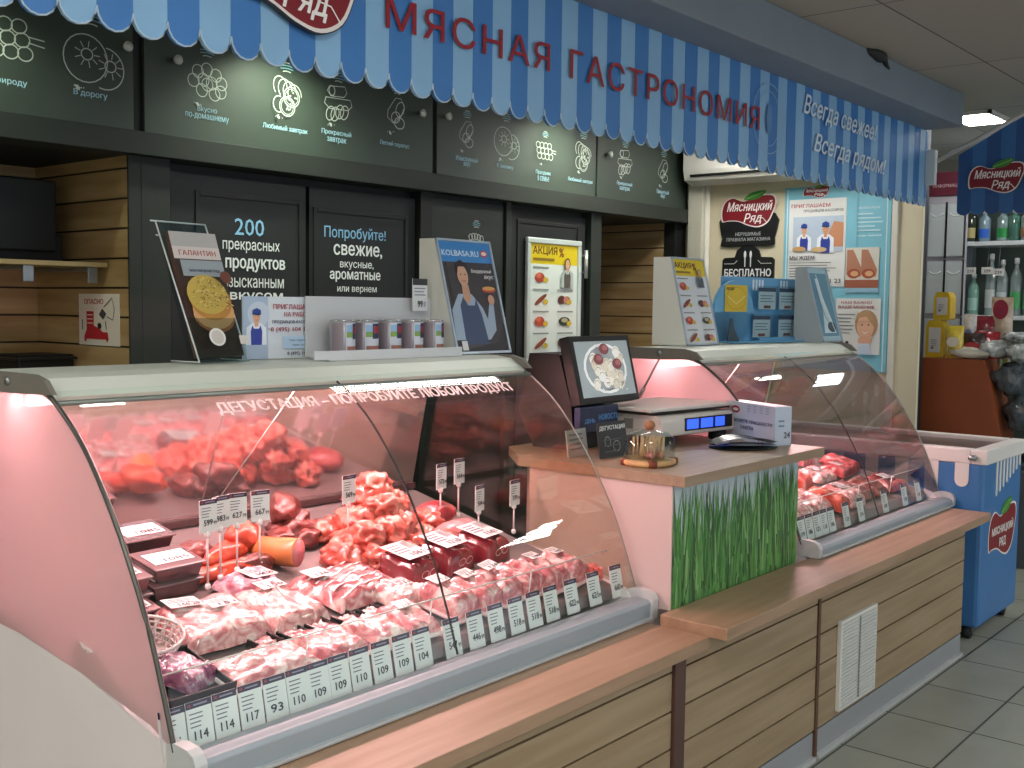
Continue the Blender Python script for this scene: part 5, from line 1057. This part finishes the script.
# bottle shelf
sf = thing('bottle_shelf', 'white-shelved glass bottle rack at the far right', 'shelf', (7.5, 0, 0))
MB().box(.28, .31, .9, 2.42, .2, 2.45, mat('#59665f', .5)).box(0, .31, 2.40, 2.42, .2, 2.45, mat('#7a8286', .4)).box(.02, .30, .9, 2.4, 0, .2, mat('#3c3f40', .5)).build('rack', sf)
for z in (.95, 1.405, 1.885, 2.33): MB().box(0, .29, .9, 2.40, z, z + .028, mat('#e6ecee', .4)).build('shelf_board', sf, bevel=.002)
def bottle(x, y, z, h, r, c, lc, label, neck=.35, grp='bottles on the far shelf'):
    t = thing('bottle', label, 'bottle', (x, y, z), -PI / 2, grp)
    MB().lathe([(r * .9, 0), (r, .008), (r, h * (1 - neck)), (r * .75, h * (1 - neck * .75)), (r * .35, h * (1 - neck * .5)), (r * .33, h * .93)], mat(c, .08, coat=1, name='bottle_glass'), n=18).build('bottle_body', t)
    MB().lathe([(r * .4, h * .9), (r * .42, h * .93), (r * .42, h), (r * .3, h * 1.005)], mat('#c9cccc', .4), n=14).build('cap', t)
    MB().grid(lambda u, v: (r * 1.02 * math.sin(-1 + 2 * u), -r * 1.02 * math.cos(-1 + 2 * u), h * (.12 + .3 * v)), 8, 1, mat(lc, .4)).build('label', t); return t
for k, (y, c, lc, l) in enumerate(((2.375, '#35402f', '#c8b878', 'gold-labelled dark bottle at the left end of the top shelf'), (2.29, '#8ba3b0', '#2c6ad8', 'squat clear bottle with a blue base on the top shelf'), (2.175, '#8ba3a0', '#2c9a4c', 'squat clear bottle with a green base on the top shelf'), (2.105, '#4c7a6a', '#3a6a5a', 'green bottle beside the green-based bottle, top shelf'), (2.03, '#8a9c98', '#9a6a50', 'clear bottle with a brown label on the top shelf'), (1.96, '#8ba3b0', '#3a5a9a', 'blue-labelled clear bottle on the top shelf, at the frame edge'))):
    bottle(7.58, y, 1.913, .20 if k else .22, .038, c, lc, l, .25)
for k, (y, h, c, lc, l) in enumerate(((2.345, .27, '#7fb0a0', '#a8d0c4', 'pale green clear bottle at the left of the middle shelf'), (2.235, .40, '#8c9c9c', '#c8d0d0', 'tall clear bottle with a white tag, second on the middle shelf'), (2.165, .36, '#9aa8a8', '#c8d0d4', 'clear bottle behind the second white tag, middle shelf'), (2.08, .37, '#7e8e8e', '#48a860', 'left bottle with a green label on the middle shelf'), (2.00, .34, '#6e8078', '#48a860', 'right bottle with a green label on the middle shelf'), (1.93, .36, '#8a9a9a', '#b8c4c8', 'clear bottle at the right end of the middle shelf, frame edge'))):
    bottle(7.58, y, 1.433, h, .036, c, lc, l)
for k, (y, c, l) in enumerate(((2.12, '#6a7038', 'olive green bottle on the lower shelf behind the snacks'), (2.03, '#54687c', 'blue-grey bottle on the lower shelf'), (1.95, '#7a8c9c', 'pale blue bottle on the lower shelf, frame edge'))): bottle(7.58, y, .978, .33, .045, c, '#8a8458', l)
for k, (y, z) in enumerate(((2.345, 1.70), (2.24, 1.70), (2.17, 1.69), (1.95, 1.68))):
    t = thing('shelf_price_card', ('leftmost', 'second', 'third', 'rightmost')[k] + ' small white price card hanging over the middle bottles', 'price card', (7.50, y, z), -PI / 2, 'price cards on the bottle rack')
    MB().box(-.035, .035, -.003, 0, 0, .045, WHITE).build('card', t); Art(.07, .045).t('2%d9' % (k + 1), .2, .25, .8, .65, '#33405a', .02).build('print', t, (-.035, -.0035, 0))
    MB().tube([(0, 0, .044), (0, .03, 1.885 - z)], .0015, STEEL, 5).build('hook', t)

# ------------------------------------------------------------------ lights
def ceiling_light(x, y, w_, d_, label, E, col=(1, .98, .93, 1), z=2.569):
    t = thing('ceiling_light', label, 'ceiling light', (x, y, z), 0, 'recessed ceiling lights')
    m = MB(); q = .02
    for a in ((-w_ / 2, w_ / 2, -d_ / 2, -d_ / 2 + q), (-w_ / 2, w_ / 2, d_ / 2 - q, d_ / 2), (-w_ / 2, -w_ / 2 + q, -d_ / 2, d_ / 2), (w_ / 2 - q, w_ / 2, -d_ / 2, d_ / 2)): m.box(*a, -.02, 0, WHITE)
    m.build('frame', t)
    me = mat(col, emit=E, name='lamp_glow')
    for k in range(4):
        yy = -d_ / 2 + d_ * (k + .5) / 4; MB().box(-w_ / 2 + .03, w_ / 2 - .03, yy - d_ * .07, yy + d_ * .07, -.016, -.004, me).build('lamp_tube', t)
LE = 36
ceiling_light(6.62, 2.06, .42, .26, 'bright ceiling light panel just past the end of the soffit', 30)
for k, (x, y, e) in enumerate(((1.2, .55, 30), (6.05, -.75, 40), (.4, -2.5, 50), (8.2, -1.8, 60), (-1.2, .9, 66), (-1.4, -1.4, 46), (-.3, 3.0, 22))):  # unseen fill panels added to brighten the counter, except the freezer aisle lamp
    ceiling_light(x, y, .6, .6, ('square ceiling light before the near display case', 'square ceiling light over the aisle before the freezer', 'square ceiling light over the aisle, middle', 'square ceiling light over the aisle, right', 'square ceiling light left of the near display case', 'square ceiling light over the aisle, far left', 'square ceiling light behind the near display case')[k], e)
ceiling_light(7.6, 1.75, .5, .4, 'ceiling light over the bottle rack', 24, (.85, .93, 1, 1))
ceiling_light(5.6, 3.0, .6, .25, 'ceiling light hidden behind the canopy before the poster wall', 55)
ceiling_light(3.55, 2.52, 1.1, .18, 'long ceiling light hidden behind the canopy over the desk', 22)
ceiling_light(2.0, 2.53, .22, .10, 'short ceiling light hidden behind the canopy over the near case', 30)
def spot(x, y, label, E, col=(.86, 1, .76)):
    t = thing('ceiling_spotlight', label, 'spotlight', (x, y, 2.569), 0, 'spotlights behind the canopy')
    MB().lathe([(.05, 0), (.05, -.015), (.04, -.02)], WHITE, n=20).build('ring', t)
    MB().lathe([(.036, -.016), (.036, -.020)], mat((*col, 1), emit=8, name='bulb'), n=20).build('bulb', t)
    l = bpy.data.lights.new('spot_beam', 'SPOT'); l.energy = E; l.color = col; l.spot_size = 2.2; l.spot_blend = .9; l.shadow_soft_size = .04
    o = bpy.data.objects.new('spot_beam', l); C.objects.link(o); o.parent = t; o.location = (0, 0, -.03); o.rotation_euler = (.35, 0, 0)
spot(1.6, 3.45, 'leftmost spotlight over the menu boards', 22)
spot(2.95, 3.45, 'second spotlight over the menu boards', 48)
spot(4.85, 3.45, 'third spotlight over the menu boards', 40)

wd = bpy.data.worlds.new('world'); bpy.context.scene.world = wd; wd.use_nodes = True
wd.node_tree.nodes['Background'].inputs[0].default_value = (.62, .68, .75, 1); wd.node_tree.nodes['Background'].inputs[1].default_value = 1.7

# ------------------------------------------------------------------ camera
ya, pi_, ro, fpx = (math.radians(v) for v in (50.247, 4.0754, .7056, 0)); fpx = 1103.7
fw = Vector((math.sin(ya) * math.cos(pi_), math.cos(ya) * math.cos(pi_), -math.sin(pi_))); r0 = Vector((math.cos(ya), -math.sin(ya), 0)); u0 = r0.cross(fw)
rv = r0 * math.cos(ro) + u0 * math.sin(ro); uv = u0 * math.cos(ro) - r0 * math.sin(ro)
cam = bpy.data.cameras.new('camera'); co = bpy.data.objects.new('camera', cam); C.objects.link(co)
cam.sensor_width = 36; cam.lens = 36 * fpx / 1024; cam.clip_start = .02
M = Matrix((rv, uv, -fw)).transposed().to_4x4(); M.translation = Vector((0, 0, 1.46)); co.matrix_world = M
sc_ = bpy.context.scene; sc_.camera = co
sc_.view_settings.view_transform = 'Standard'; sc_.view_settings.look = 'None'; sc_.view_settings.gamma = 1; sc_.view_settings.use_curve_mapping = False
sc_.view_settings.exposure = 0.0
sc_.cycles.max_bounces = 8; sc_.cycles.transparent_max_bounces = 16; sc_.cycles.use_denoising = True; sc_.cycles.sample_clamp_indirect = 4; sc_.cycles.caustics_reflective = False
